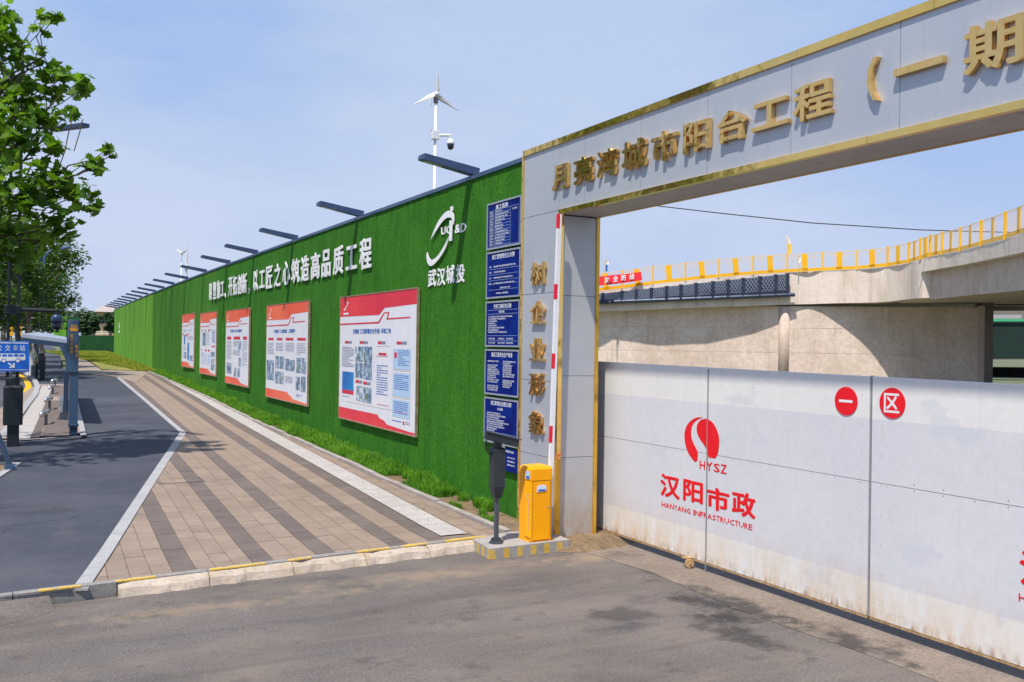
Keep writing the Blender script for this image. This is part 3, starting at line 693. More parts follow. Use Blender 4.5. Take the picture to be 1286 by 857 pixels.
# ------------------------------------------------------------------ floodlight arms
arms = [14.78,21.05,26.97,32.16,36.93,42.33,47.81,52.97,57.5,62,66.5,71,75.5,80,84.5,89,93.5,98]
def lampset():
    t = thing('floodlight_arm', 'nearest and largest blue-grey lamp arm on the fence top, beside the notice boards', 'lamp', (0,0,0), 'lamp arms along the fence top')
    a, b = Vector((.10,0,.0)), Vector((-1.0,0,.19)); d = (b-a).normalized()
    mb = MB(); up = Vector((0,0,1)); u = Vector((0,1,0)); n_ = u.cross(d).normalized()
    if n_.z < 0: n_ = -n_
    def ring(p, w_, h): return [p-u*w_-n_*h*0, p+u*w_, p+u*w_+n_*h, p-u*w_+n_*h]
    r0, r1, r2 = ring(a,.10,.14), ring(b+(a-b)*.04,.105,.11), ring(b,.08,.08)
    mb.add(r0+r1+r2, [(3,2,1,0)]+[(k*4+i, k*4+(i+1)%4, k*4+4+(i+1)%4, k*4+4+i) for k in (0,1) for i in range(4)]+[(8,9,10,11)])
    mb.build('arm', 'arm_blue', t)
    le = MB(); p = b-d*.42-n_*.006; q = b-d*.10-n_*.006; le.add([p-u*.06,q-u*.06,q+u*.06,p+u*.06,p-u*.06+n_*.01,q-u*.06+n_*.01,q+u*.06+n_*.01,p+u*.06+n_*.01],[(0,1,2,3),(4,7,6,5),(0,4,5,1),(1,5,6,2),(2,6,7,3),(3,7,4,0)])
    le.build('lens', 'lens', t)
    br = MB(); br.box((.0,-.05,-.09),(.12,.05,.02)); br.build('bracket', 'steel_grey', t); return t
la = lampset(); index_kids()
ordn = ['nearest','second','third','fourth','fifth','sixth','seventh','eighth','ninth','tenth','eleventh','twelfth','thirteenth','fourteenth','fifteenth','sixteenth','seventeenth','last and farthest']
for i, Y in enumerate(arms):
    o = la if i == 0 else copy_tree(la)
    o.location = (fx(Y), Y, 5.80)
    if i: o['label'] = f'{ordn[i]} blue-grey lamp arm on the turf fence top, counted from the gate'
    else: o['label'] = 'largest, nearest blue-grey lamp arm on the fence top beside the wind turbine mast'
# ------------------------------------------------------------------ slogan
slog = thing('slogan_lettering', 'row of white Chinese slogan characters high on the green turf fence', 'lettering', (7.0,30,4.5))
FR = frame_x(7.0, 0, 0)
def yx(px, py=340, X=7.0): return at_x(px, py, X).y
chars = list('精塑施工') + ['、'] + list('开拓创新') + ['，'] + list('以工匠之心筑造高品质工程')
pxr = [(263.5,267),(268.5,272.2),(273.3,277.3),(278,282.3),(283,284.5),(287.8,292.5),(293.3,298.2),(299,304.3),(304.8,310.5),(313,315),
       (318.8,324.5),(326.3,333),(334.8,342.5),(345,353.2),(355.7,364.5),(366.5,377),(378.5,388.5),(391,402),(404.5,415.5),(419,431.5),(435,448.5),(452,466.8)]
for ch, (a, b) in zip(chars, pxr):
    ya, yb = yx(a), yx(b)
    z0, z1 = (4.50, 5.22)
    if ch == '工': z0, z1 = 4.56, 5.14
    if ch in '、，': z0, z1 = 4.46, 4.66
    if ch == '一': z0, z1 = 4.8, 4.9
    fit_text(ch, 'letter', 'white_letter', slog, FR, (-ya, z0, -yb, z1), ext=.010, off=.019, res=2, depth=.012)
# ---- company logo in white on the turf
logo = thing('swoosh_logo', 'white swoosh emblem with letters UCI&D and four characters beneath on the turf fence', 'logo', (7.0,15.6,3.9))
def lp(px, py, X=6.98): p = at_x(px, py, X); return Vector((X, p.y, p.z))
def zp(zx, zy): return (520+zx*80/571, 250+zy*120/857)      # reading positions off the close-up
def arcpoly(name, pts, parent, th=.012, m='white_letter', X=7.0):
    mb = MB(); P = [lp(*zp(*p), X=X) for p in pts]
    mb.prism(P, (-th,0,0)); return mb.build(name, m, parent)
def bez(pts, n=10):
    def cr(p0,p1,p2,p3,t):
        return tuple(.5*((2*p1[k])+(-p0[k]+p2[k])*t+(2*p0[k]-5*p1[k]+4*p2[k]-p3[k])*t*t+(-p0[k]+3*p1[k]-3*p2[k]+p3[k])*t**3) for k in (0,1))
    P = [pts[0]]+list(pts)+[pts[-1]]; o = []
    for i in range(len(pts)-1):
        for j in range(n): o.append(cr(P[i],P[i+1],P[i+2],P[i+3],j/n))
    o.append(pts[-1]); return o
upper = bez([(152,365),(180,290),(225,195),(280,125),(325,105),(355,130),(363,185),(358,235)],4)+bez([(345,215),(345,185),(330,168),(295,172),(250,215),(200,290),(152,365)],4)[:-1]
lower = bez([(120,478),(115,520),(125,575),(150,602),(185,585),(240,520),(290,430),(320,335)],4)+bez([(320,330),(285,400),(235,485),(190,535),(155,545),(135,520),(120,478)],4)[1:-1]
arcpoly('upper_arc', upper, logo); arcpoly('lower_arc', lower, logo)
arcpoly('mast', [(330,70),(355,66),(352,108),(330,110)], logo); arcpoly('mast', [(322,195),(348,192),(342,375),(318,380)], logo)
for ch, a, b, t, bo in (('U',228,268,250,320),('C',274,318,240,312),('&',350,395,228,305),('D',402,450,214,295)):
    A = lp(*zp(a,(t+bo)/2)); B = lp(*zp(b,(t+bo)/2)); T = lp(*zp((a+b)/2,t)); Bo = lp(*zp((a+b)/2,bo))
    fit_text(ch, 'letter', 'white_letter', logo, FR, (-A.y, Bo.z, -B.y, T.z), ext=.006, off=.014, depth=-.018)
for ch, a, b, t, bo in (('武',110,183,632,788),('汉',192,264,618,778),('城',272,346,594,760),('投',360,437,584,750)):
    A = lp(*zp(a,(t+bo)/2)); B = lp(*zp(b,(t+bo)/2)); T = lp(*zp((a+b)/2,t)); Bo = lp(*zp((a+b)/2,bo))
    fit_text(ch, 'letter', 'white_letter', logo, FR, (-A.y, Bo.z, -B.y, T.z), ext=.006, off=.018, depth=-.018)
# small far emblem
fe = thing('far_emblem', 'tiny white emblem on the bright far end of the turf fence', 'logo', (7.8,92,3.8))
e0 = Vector((fx(92)-.03, 92, 3.6)); mb = MB(); mb.box((e0.x,91.6,3.35),(e0.x+.02,92.6,3.6)); mb.box((e0.x,91.9,3.75),(e0.x+.02,92.4,4.3)); mb.build('mark', 'white_letter', fe)
# ------------------------------------------------------------------ information banners
def flat(mb, fr, pts, z): mb.add([fr @ Vector((p[0],p[1],z)) for p in pts], [tuple(range(len(pts)))]); return mb
def rect(mb, fr, x0, y0, x1, y1, z): return flat(mb, fr, [(x0,y0),(x1,y0),(x1,y1),(x0,y1)], z)
def lines(mb, fr, x0, x1, ytop, n, dy, th, z, rr):
    for i in range(n):
        y = ytop-i*dy; x = x0; e = x1 if rr.random() > .22 else x0+(x1-x0)*rr.uniform(.3,.85)
        while x < e-.01:
            w_ = rr.uniform(.05,.16); rect(mb, fr, x, y-th, min(x+w_,e), y, z); x += w_+rr.uniform(.012,.03)
def banner(y_left, y_right, zb, zt, title, red, label, layout, seed):
    rr = random.Random(seed); W = y_left-y_right; Hh = zt-zb
    t = thing('information_banner', label, 'banner', (6.95, (y_left+y_right)/2, zb), 'red and white banners on the turf fence')
    fr = frame_x(6.975, y_left, zb)      # local: x 0..W to the right, y 0..H up
    def S(p): return (p[0]*W, p[1]*Hh)
    mb = MB(); mb.box((0,0,-.03),(W,Hh,.02), fr); mb.build('backboard', 'banner_white', t)
    mb = MB(); e = .022
    for a, b in (((-e,-e*1.4,-.03),(W+e,0,.032)),((-e,Hh,-.03),(W+e,Hh+e,.032)),((-e,0,-.03),(0,Hh,.032)),((W,0,-.03),(W+e,Hh,.032))): mb.box(a,b,fr)
    mb.build('frame', 'banner_frame', t)
    mb = MB(); flat(mb, fr, [S(p) for p in ((0,1),(0,.84),(.56,.835),(.63,.885),(1,.895),(1,1))], .0225); mb.build('header', red, t)
    mb = MB(); flat(mb, fr, [S(p) for p in ((0,0),(0,.0),(.97,.0),(1,.005),(1,.016),(.93,.016),(.68,.030),(.64,.055),(.58,.066),(.56,.088),(0,.088))], .0225); mb.build('footer', red, t)
    mb = MB(); flat(mb, fr, [S(p) for p in ((0,.782),(.55,.785),(.62,.853),(.69,.853),(.67,.808),(.93,.81),(.93,.800),(.65,.797),(.67,.845),(.63,.845),(.56,.772),(0,.770))], .0225); mb.build('red_line', 'print_red', t)
    lg = MB(); flat(lg, fr, [S(p) for p in ((.05,.90),(.07,.885),(.11,.93),(.13,.955),(.10,.96),(.11,.94),(.07,.905))], .026); rect(lg, fr, .05*W,.855*Hh,.13*W,.87*Hh,.026); lg.build('emblem', 'print_white', t)
    if title: fit_text(title, 'title', 'print_blue', t, fr, (.20*W,.695*Hh,.71*W,.735*Hh), off=.02, res=1, depth=.024)
    g = MB(); b_ = MB(); c = MB(); r_ = MB()
    for it in layout:
        k = it[0]
        if k == 'photo':
            mb = MB(); rect(mb, fr, it[1]*W, it[2]*Hh, it[3]*W, it[4]*Hh, .024); mb.build('photograph', it[5] if len(it) > 5 else 'photo', t)
        elif k == 'card': rect(c, fr, it[1]*W, it[2]*Hh, it[3]*W, it[4]*Hh, .0235)
        elif k == 'red': rect(r_, fr, it[1]*W, it[2]*Hh, it[3]*W, it[4]*Hh, .0245)
        elif k == 'pill':
            rect(r_, fr, it[1]*W, it[2]*Hh, (it[1]*.5+it[3]*.5)*W, it[4]*Hh, .0242); rect(g, fr, (it[1]*.5+it[3]*.5)*W, it[2]*Hh, it[3]*W, it[4]*Hh, .0242)
        elif k == 'grey': lines(g, fr, it[1]*W, it[3]*W, it[4]*Hh, it[5], (it[4]-it[2])*Hh/it[5], .014, .0248, rr)
        elif k == 'blue': lines(b_, fr, it[1]*W, it[3]*W, it[4]*Hh, it[5], (it[4]-it[2])*Hh/it[5], .016, .0248, rr)
        elif k == 'rule':
            mb = MB(); rect(mb, fr, it[1]*W, it[2]*Hh, it[3]*W, it[2]*Hh+.008, .024); mb.build('rule', 'print_rule', t)
    for mb, nm, mm in ((g,'small_text','print_grey'),(b_,'small_text','print_blue'),(c,'card','print_card'),(r_,'red_heading','print_red')):
        if mb.v: mb.build(nm, mm, t, kind='stuff')
    return t
L1 = [('pill',.08,.618,.185,.638),('pill',.30,.618,.415,.638),('pill',.55,.618,.645,.638),('pill',.78,.618,.895,.638),
      ('grey',.04,.42,.22,.59,13),('photo',.24,.475,.35,.595),('photo',.36,.47,.475,.595),('photo',.24,.345,.35,.465),('photo',.36,.34,.475,.465),
      ('photo',.045,.205,.22,.385,'photo_blue'),('red',.05,.205,.22,.235),('pill',.25,.305,.345,.328),('pill',.36,.30,.46,.323),
      ('photo',.265,.165,.35,.285),('photo',.36,.16,.475,.28),('red',.53,.525,.68,.528),('red',.56,.535,.66,.552),('blue',.54,.23,.68,.46,13),('red',.55,.165,.69,.168),
      ('card',.74,.44,.94,.585),('card',.74,.25,.94,.415),('card',.74,.07+.03,.94,.225),('red',.755,.52,.785,.56),('blue',.80,.46,.925,.575,8),('blue',.76,.29,.92,.40,8),('blue',.76,.12,.92,.21,7),
      ('rule',.74,.43,.94),('rule',.74,.238,.94),('rule',.10,.14,.75),('red',.77,.138,.93,.141),('blue',.74,.058,.85,.075,1),('red',.865,.055,.88,.08),('grey',.89,.055,.94,.08,2),('grey',.05,.17,.2,.185,1),('rule',.53,.60,.70)]
L2b = [('red',.05,.62,.19,.645),('red',.28,.62,.42,.645),('red',.50,.62,.68,.645),('red',.77,.62,.95,.645),
      ('grey',.03,.46,.20,.59,8),('grey',.26,.50,.44,.59,6),('grey',.50,.50,.70,.59,6),('grey',.76,.47,.96,.59,7),
      ('photo',.02,.185,.21,.40),('photo',.25,.32,.345,.45),('photo',.36,.32,.46,.45),('photo',.49,.31,.59,.43),('photo',.60,.31,.72,.42),('photo',.76,.30,.86,.45),('photo',.87,.30,.965,.45),
      ('photo',.25,.16,.345,.29),('photo',.36,.16,.46,.29),('photo',.75,.13,.84,.26),('photo',.86,.12,.96,.27),('grey',.50,.18,.68,.25,5),('blue',.76,.055,.90,.085,2)]
L3 = [('red',.06,.60,.25,.64),('red',.36,.60,.64,.64),('red',.76,.60,.92,.64),('grey',.05,.32,.27,.58,14),('grey',.35,.50,.55,.58,5),('photo',.57,.47,.68,.58),('grey',.34,.38,.66,.46,5),
      ('grey',.74,.24,.94,.58,16),('photo',.06,.13,.28,.28),('photo',.60,.24,.68,.36),('photo',.40,.10,.50,.22),('photo',.55,.10,.65,.22)]
L4 = [('red',.07,.70,.14,.725),('red',.30,.70,.38,.725),('red',.52,.70,.64,.725),('photo',.16,.46,.36,.68),('grey',.40,.46,.60,.68,9),('blue',.74,.50,.94,.72,12),('red',.74,.445,.94,.465),
      ('red',.08,.38,.15,.40),('red',.34,.37,.44,.40),('red',.52,.37,.62,.40),('photo',.70,.29,.92,.37),('photo',.72,.18,.90,.26),('photo',.70,.08,.92,.17),('card',.12,.16,.28,.24),('blue',.10,.25,.26,.34,4),('grey',.34,.14,.46,.33,8),('card',.52,.16,.62,.32)]
L5 = [('blue',.12,.66,.35,.70,2),('blue',.55,.66,.80,.70,2),('red',.05,.60,.15,.63),('red',.30,.58,.42,.62),('red',.5,.6,.58,.63),('photo',.17,.42,.28,.60,'photo_blue'),('grey',.45,.50,.9,.58,4),
      ('photo',.48,.14,.62,.46,'photo_blue'),('photo',.16,.16,.40,.28),('photo',.68,.12,.92,.22),('grey',.1,.3,.4,.38,3)]
banner(22.05, 17.05, .95, 3.90, '住建部《工程质量安全手册》样板工地', 'banner_red', 'nearest and largest banner, red header and long blue title, beside the swoosh emblem', L1, 1)
banner(29.8, 24.93, 1.04, 3.93, '住建部《工程质量》工程案例', 'banner_orange', 'banner with orange-red header and eleven small photos, second from the gate', L2b, 2)
banner(36.5, 32.4, 1.19, 3.94, '党建引领工程案例', 'banner_orange', 'middle one of five banners, three text columns under a short blue title', L3, 3)
banner(42.5, 38.65, 1.35, 3.98, None, 'banner_orange', 'fourth banner from the gate, column of three small photos on its right edge', L4, 4)
banner(48.1, 44.45, 1.50, 4.05, None, 'banner_orange', 'farthest and smallest banner, blue tower drawing at its centre', L5, 5)
for o in col.objects:      # far banners stand on the bending fence
    if o.name.startswith('information_banner') and o.location.y > 36: o.location.x += fx(o.location.y)-7.03
# ------------------------------------------------------------------ blue notice boards
def board(idx, z0, z1, title, sub, label, style, frame_m='board_frame', yl=14.0, yr=12.79):
    rr = random.Random(20+idx); W = yl-yr; Hh = z1-z0
    t = thing('notice_board', label, 'notice board', (6.97,(yl+yr)/2,z0), 'blue notice boards by the gate')
    fr = frame_x(6.975, yl, z0)
    mb = MB(); mb.box((0,0,-.045),(W,Hh,0), fr); mb.build('panel', 'board_blue', t)
    if style != 6:
        mb = MB(); e = .028
        for a, b in (((0,0,-.04),(W,e,.012)),((0,Hh-e,-.04),(W,Hh,.012)),((0,e,-.04),(e,Hh-e,.012)),((W-e,e,-.04),(W,Hh-e,.012))): mb.box(a,b,fr)
        mb.build('frame', frame_m, t)
    tw = {1:.36,2:.66,3:.52,4:.62,5:.60,6:.6}[style]; c0 = .5 if style != 1 else .44
    fit_text(title, 'title', 'print_white', t, fr, ((c0-tw/2)*W, Hh*.83, (c0+tw/2)*W, Hh*.935), off=.02, res=1, depth=.003)
    if sub: fit_text(sub, 'subtitle', 'print_white', t, fr, (.40*W, Hh*.735, .56*W, Hh*.79), off=.02, res=1, depth=.003)
    ln = MB(); th = .004
    def hl(x0, x1, y): rect(ln, fr, x0*W, y*Hh, x1*W, y*Hh+th, .003)
    def vl(x, y0, y1): rect(ln, fr, x*W, y0*Hh, x*W+th, y1*Hh, .003)
    pool = ['工程名称','建设单位','施工单位','监理单位','设计单位','质量监督','安全生产责任制','项目经理','联系电话','开工日期','竣工日期','文明施工','现场管理制度','施工许可证','环境保护措施','扬尘治理','责任人','监督电话','城市建设投资开发集团','市政建设集团有限公司']
    tx = []
    if style == 1:
        for y in [.08+.062*k for k in range(12)]: hl(.07,.70,y)
        hl(.07,.93,.08+.062*12); hl(.07,.93,.05); vl(.07,.05,.824); vl(.70,.05,.824); vl(.93,.05,.824); vl(.20,.08,.824)
        for k in range(12): tx.append((.09, .092+.062*k, .18, pool[k%16][:4])); tx.append((.24, .092+.062*k, .24+rr.uniform(.2,.42), rr.choice(pool[-3:])))
        tx.append((.75,.75,.88,'总平面图'))
    elif style == 2:
        for k in range(4): tx.append((.08,.66-.12*k,.16,pool[k])); tx.append((.22,.66-.12*k,.22+rr.uniform(.35,.65),rr.choice(pool[-3:])+rr.choice(pool[-3:])))
        for y in (.62,.50,.38,.30,.18): hl(.07,.93,y)
        tx += [(.42,.20,.72,'监督电话 施工许可'),(.30,.09,.66,'市建设工程质量')]
    elif style in (3,5):
        n_ = 8 if style == 3 else 9
        for k in range(n_): tx.append((.08,.64-.048*k,.08+rr.uniform(.2,.75),rr.choice(pool)+rr.choice(pool)+rr.choice(pool[-2:])))
        for y in (.80,.715): hl(.06,.94,y) if style == 3 else None
        for y in (.24,.13): hl(.06,.94,y)
        for k in range(2):
            for x in (.09,.38,.62): tx.append((x,.16-.09*k+.0,x+.2,rr.choice(pool)))
    elif style == 4:
        for x in (.08,.54):
            for k in range(15):
                if rr.random() < .85: tx.append((x,.72-.045*k,x+rr.uniform(.2,.36),rr.choice(pool)+rr.choice(pool)))
    else:
        for k in range(3): tx.append((.12,.58-.16*k,.40,rr.choice(pool))); tx.append((.52,.58-.16*k,.85,rr.choice(pool)))
    if ln.v: ln.build('table_lines', 'print_card', t)
    # small print as one part
    vs = []; fs = []
    for (a, y, b, s_) in tx:
        me = text_mesh(s_, 0., .012, 1); xs = [v.co.x for v in me.vertices]; ys = [v.co.y for v in me.vertices]
        x0, x1, y0, y1 = min(xs), max(xs), min(ys), max(ys); base = len(vs)
        for v in me.vertices: vs.append(fr @ Vector(((a+(v.co.x-x0)/(x1-x0)*(b-a))*W, y*Hh+(v.co.y-y0)/(y1-y0)*.028, .003)))
        fs += [tuple(base+i for i in p.vertices) for p in me.polygons]
    mb = MB(); mb.add(vs, fs); mb.build('small_print', 'print_white', t, kind='stuff')
board(1, 4.40, 5.19, '施工铭牌', None, 'topmost blue notice board, with a table and a four-character title', 1)
board(2, 3.57, 4.36, '施工管理责任公示牌', None, 'second blue notice board from the top, with widely spaced text rows', 2)
board(3, 2.76, 3.525, '农民工维权告示牌', '维权须知', 'third blue notice board from the top, with centred subtitle and short lines above a table', 3)
board(4, 1.955, 2.72, '建设工程安全生产标准', None, 'fourth blue notice board from the top, text in two dense columns', 4)
board(5, 1.15, 1.91, '施工现场扬尘治理公示牌', '防治措施', 'fifth blue notice board from the top, behind the camera head', 5)
board(6, .745, 1.11, '监督举报电话', None, 'lowest frameless blue board behind the dark camera post', 6, yl=13.55, yr=12.77)
# ------------------------------------------------------------------ the entrance gate portal
portal = thing('entrance_portal', 'large silver-clad entrance portal with polished gold edges', 'gateway', (6.97,12.2,0))
PX0, PX1 = 6.97, 7.64; CY0, CY1 = 11.57, 12.70
BY0 = .3                               # far (unseen) end of the portal
core = MB(); core.box((7.0,CY0+.03,-.13),(PX1-.02,CY1-.02,5.8)); core.box((7.0,BY0+.05,4.78),(PX1-.02,CY0+.03,5.8)); core.box((7.0,BY0+.05,-.13),(PX1-.02,1.45,4.78)); core.build('core', 'backing', portal)
def clad(a, b, m='cladding'):
    mb = MB(); mb.box(a, b); return mb.build('cladding_panel', m, portal)
g = .0035
seams = [4.80,3.59,2.26,1.12]
zz = [5.79]+seams+[-.10]
for a, b in zip(zz, zz[1:]):
    if a > 5: clad((PX0,11.62+g,b+g),(6.999,CY1-g,a-g))
    else: clad((PX0,CY0+.045,b+g),(6.999,CY1-g,a-g))
by = [11.62,10.93,9.6,8.30,6.99,5.66,4.33,3.0,1.67,.34]
for a, b in zip(by, by[1:]): clad((PX0,b+g,4.80),(6.999,a-g,5.79))
clad((PX0, .34, 0),(6.999,1.45,4.79))
zz = [4.72,3.54,2.35,1.14,-.11]
for a, b in zip(zz, zz[1:]):
    mb = MB(); mb.box((7.02,CY0-.0,b+g),(7.60,CY0+.028,a-g)); mb.build('cladding_panel', 'cladding_jamb', portal)
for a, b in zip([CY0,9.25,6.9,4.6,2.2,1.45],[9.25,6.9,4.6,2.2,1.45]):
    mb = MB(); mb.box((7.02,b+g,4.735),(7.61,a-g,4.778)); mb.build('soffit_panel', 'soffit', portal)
clad((7.62,BY0,4.74),(7.64,CY1,5.79))
# gold trim
def trim(a, b, m='gold'):
    mb = MB(); mb.box(a, b); return mb.build('gold_trim', m, portal)
Y = CY1
tb = [12.72,11.2,9.9,8.4,6.9,5.3,3.7,2.0,.3]
for a, b in zip(tb, tb[1:]): trim((6.945,b+.002,5.775+random.uniform(0,.003)),(7.01,a-.002,5.86+random.uniform(0,.004)))
mb = MB(); mb.box((7.015,.3,5.80),(PX1,12.72,5.85)); mb.build('coping', 'cladding', portal)
tb = [11.60,9.8,7.9,6.0,4.1,1.5]
for a, b in zip(tb, tb[1:]): trim((6.945,b+.002,4.735-random.uniform(0,.003)),(7.015,a-.002,4.80+random.uniform(0,.003)))
tb = [12.70,11.60]
trim((6.950,CY1,-.05),(7.0,CY1+.045,5.80))
trim((6.948,CY0-.02,1.12),(7.018,CY0+.04,4.732)); trim((6.948,CY0-.022,-.12),(7.02,CY0+.042,1.118), 'gold_paint')
trim((7.602,CY0-.02,2.35),(7.655,CY0+.04,4.73), 'gold_paint'); trim((7.602,CY0-.023,-.12),(7.658,CY0+.042,2.348), 'gold_paint')
for a, b in zip([11.55,8.0,4.6],[8.0,4.6,1.5]): trim((7.612,b,4.73),(7.66,a,4.765), 'gold_paint')
# ---- portal lettering
FP = frame_x(6.97, 0, 0)
pl = thing('portal_lettering', 'raised gold Chinese characters along the portal beam', 'lettering', (6.93,8,5.1))
for ch, a, b, z0, z1 in (('月',11.75,11.31,5.09,5.45),('亮',11.14,10.65,5.09,5.46),('湾',10.55,10.06,5.09,5.46),('城',9.95,9.42,5.09,5.47),('市',9.31,8.80,5.09,5.46),('阳',8.68,8.21,5.09,5.45),('台',8.07,7.60,5.10,5.45),('工',7.52,6.98,5.13,5.42),('程',6.91,6.41,5.10,5.47),('一',5.69,5.18,5.272,5.338),('期',4.99,4.47,5.10,5.50),('）',3.55,3.42,5.10,5.50)):
    fit_text(ch, 'letter', 'gold_letter', pl, FP, (-a, z0, -b, z1), ext=.024, off=.020 if ch != '湾' else .011, res=3, depth=.034, label=None)
mb = MB(); P = [at_x(*p, 6.97) for p in ((1107,72),(1101,73),(1095,88),(1093,103),(1096,118),(1101,127),(1107,127),(1101,116),(1098.5,102),(1100.5,86))]
mb.prism([Vector((6.97-.001,p.y,p.z)) for p in P], (-.05,0,0)); mb.build('letter', 'gold_letter', pl)
vl_ = thing('column_lettering', 'five raised gold characters set one above the other on the portal column', 'lettering', (6.93,12.17,1.4))
for ch, zc in (('树',3.89),('企',3.30),('业',2.73),('形',2.20),('象',1.61)):
    fit_text(ch, 'letter', 'gold_letter', vl_, FP, (-12.40+.03, zc-.175, -11.93, zc+.175), ext=.022, off=.016, res=3, depth=.030)
# ------------------------------------------------------------------ barrier, island, camera post
isl = thing('barrier_island', 'low concrete island with yellow and grey striped edge under the barrier', 'island', (6.3,11.4,-.13))
ip = [at_z(*p, .02) for p in ((593,677),(615,689.5),(715,678),(691,667),(640,668)) ]
ip = [Vector((p.x,p.y,0)) for p in ip]
mb = MB(); mb.prism([p+Vector((0,0,-.14)) for p in ip], (0,0,.16)); mb.build('slab', 'island', isl)
def edge_blocks(a, b, n_, seed):
    rr = random.Random(seed)
    for i in range(n_):
        if i%2: continue
        p, q = a+(b-a)*((i+.05)/n_), a+(b-a)*((i+.9)/n_); d = (b-a).normalized(); nn = Vector((d.y,-d.x,0))
        mb = MB(); mb.prism([p+Vector((0,0,-.128)), q+Vector((0,0,-.128)), q+Vector((0,0,.0)), p+Vector((0,0,.004))], nn*.003); mb.build('yellow_stripe', 'yellow_paint', isl)
edge_blocks(ip[1], ip[2], 12, 1); edge_blocks(ip[0], ip[1], 7, 2)
# barrier cabinet
cb = at_z(666,681,.02); bz = .02
bar_t = thing('barrier_cabinet', 'bright yellow boom barrier cabinet standing on the concrete island', 'barrier', (cb.x+.2,cb.y+.2,.02))
bx, byy = cb.x-.0, cb.y-.02
fp_ = [(bx-.0,byy+.0),(bx+.30,byy-.0),(bx+.36,byy+.10),(bx+.36,byy+.42),(bx+.02,byy+.42),(bx-.04,byy+.34)]
cen = Vector((sum(p[0] for p in fp_)/6, sum(p[1] for p in fp_)/6, 0))
fp_ = [(bx,byy),(bx+.315,byy),(bx+.345,byy+.03),(bx+.345,byy+.36),(bx+.03,byy+.36),(bx-.03,byy+.30),(bx-.035,byy+.13)]
mb = MB(); mb.prism([(p[0],p[1],bz+.0) for p in fp_], (0,0,.86)); mb.build('body', 'barrier_yellow', bar_t)
hd = [(bx-.004,byy-.004),(bx+.32,byy-.004),(bx+.35,byy+.03),(bx+.35,byy+.365),(bx+.03,byy+.365),(bx-.034,byy+.30),(bx-.039,byy+.13)]
cx2 = sum(p[0] for p in hd)/7; cy2 = sum(p[1] for p in hd)/7
mb = MB(); r0 = [(p[0],p[1],bz+.865) for p in hd]; r1 = [(p[0],p[1],bz+1.02) for p in hd]; r2 = [(cx2+(p[0]-cx2)*.88,cy2+(p[1]-cy2)*.88,bz+1.055) for p in hd]
mb.add(r0+r1+r2, [tuple(range(6,-1,-1)), tuple(range(14,21))]+[(k*7+i,k*7+(i+1)%7,k*7+7+(i+1)%7,k*7+7+i) for k in (0,1) for i in range(7)]); mb.build('head', 'barrier_yellow', bar_t)
mb = MB(); mb.box((bx+.02,byy-.006,bz+.02),(bx+.30,byy-.001,bz+.028)); mb.prism([(bx-.005,byy+.0,bz+.04),(bx-.04,byy+.12,bz+.07),(bx-.04,byy+.12,bz+.08),(bx-.005,byy,bz+.05)], (-.004,0,0)); mb.box((bx-.01,byy-.01,bz),(bx+.36,byy+.37,bz+.012)); mb.box((bx+.012,byy-.004,bz+.05),(bx+.016,byy-.0005,bz+.86)); mb.box((bx+.30,byy-.004,bz+.05),(bx+.304,byy-.0005,bz+.86)); mb.build('seam', 'barrier_dark', bar_t)
mb = MB(); mb.lathe([(.014,0),(.012,.006)], (bx+.27,byy-.001,bz+.48), 12, axis=(0,-1,0)); mb.build('lock', 'steel', bar_t)
mb = MB(); mb.prism([(bx+.08,byy-.005,bz+.70),(bx+.235,byy-.005,bz+.715),(bx+.235,byy-.005,bz+.78),(bx+.20,byy-.005,bz+.80),(bx+.12,byy-.005,bz+.80),(bx+.08,byy-.005,bz+.77)], (0,-.004,0)); mb.build('sticker', 'print_white', bar_t)
mb = MB(); mb.box((bx+.10,byy-.0105,bz+.712),(bx+.22,byy-.0095,bz+.738)); mb.build('sticker_print', 'sign_blue', bar_t)
# writing on the slanted left face
a3 = Vector((bx-.035,byy+.13,0)); b3 = Vector((bx,byy,0)); d3 = (b3-a3).normalized(); n3 = Vector((d3.y,-d3.x,0))
if n3.x > 0: n3 = -n3
def face_m(h): return Matrix(((d3.x,0,n3.x,a3.x),(d3.y,0,n3.y,a3.y),(0,1,0,bz+h),(0,0,0,1)))
mb = MB(); mb.box((.02,.885,.008),(.105,.995,.012), face_m(0)); mb.build('sticker', 'print_card', bar_t)
mb = MB(); mb.box((.03,.89,.0125),(.095,.925,.0135), face_m(0)); mb.build('sticker_print', 'sign_blue', bar_t)
mb = MB()
fm = face_m(0)
for k in range(5):      # underline and strokes of the vertical barrier lettering
    pass
mb.box((.062,.12,.003),(.067,.55,.0045), fm)
for k, h in enumerate((.18,.25,.32,.39,.46,.53)): mb.box((.070,h,.003),(.10,h+.006,.0045), fm); mb.box((.070,h,.003),(.075,h+.04,.0045), fm); mb.box((.070,h+.034,.003),(.09,h+.04,.0045), fm)
mb.box((.045,.60,.003),(.10,.608,.0045), fm); mb.box((.045,.66,.003),(.10,.668,.0045), fm); mb.box((.040,.60,.003),(.047,.668,.0045), fm); mb.box((.095,.575,.003),(.102,.64,.0045), fm)
mb.build('lettering', 'cream_paint', bar_t)
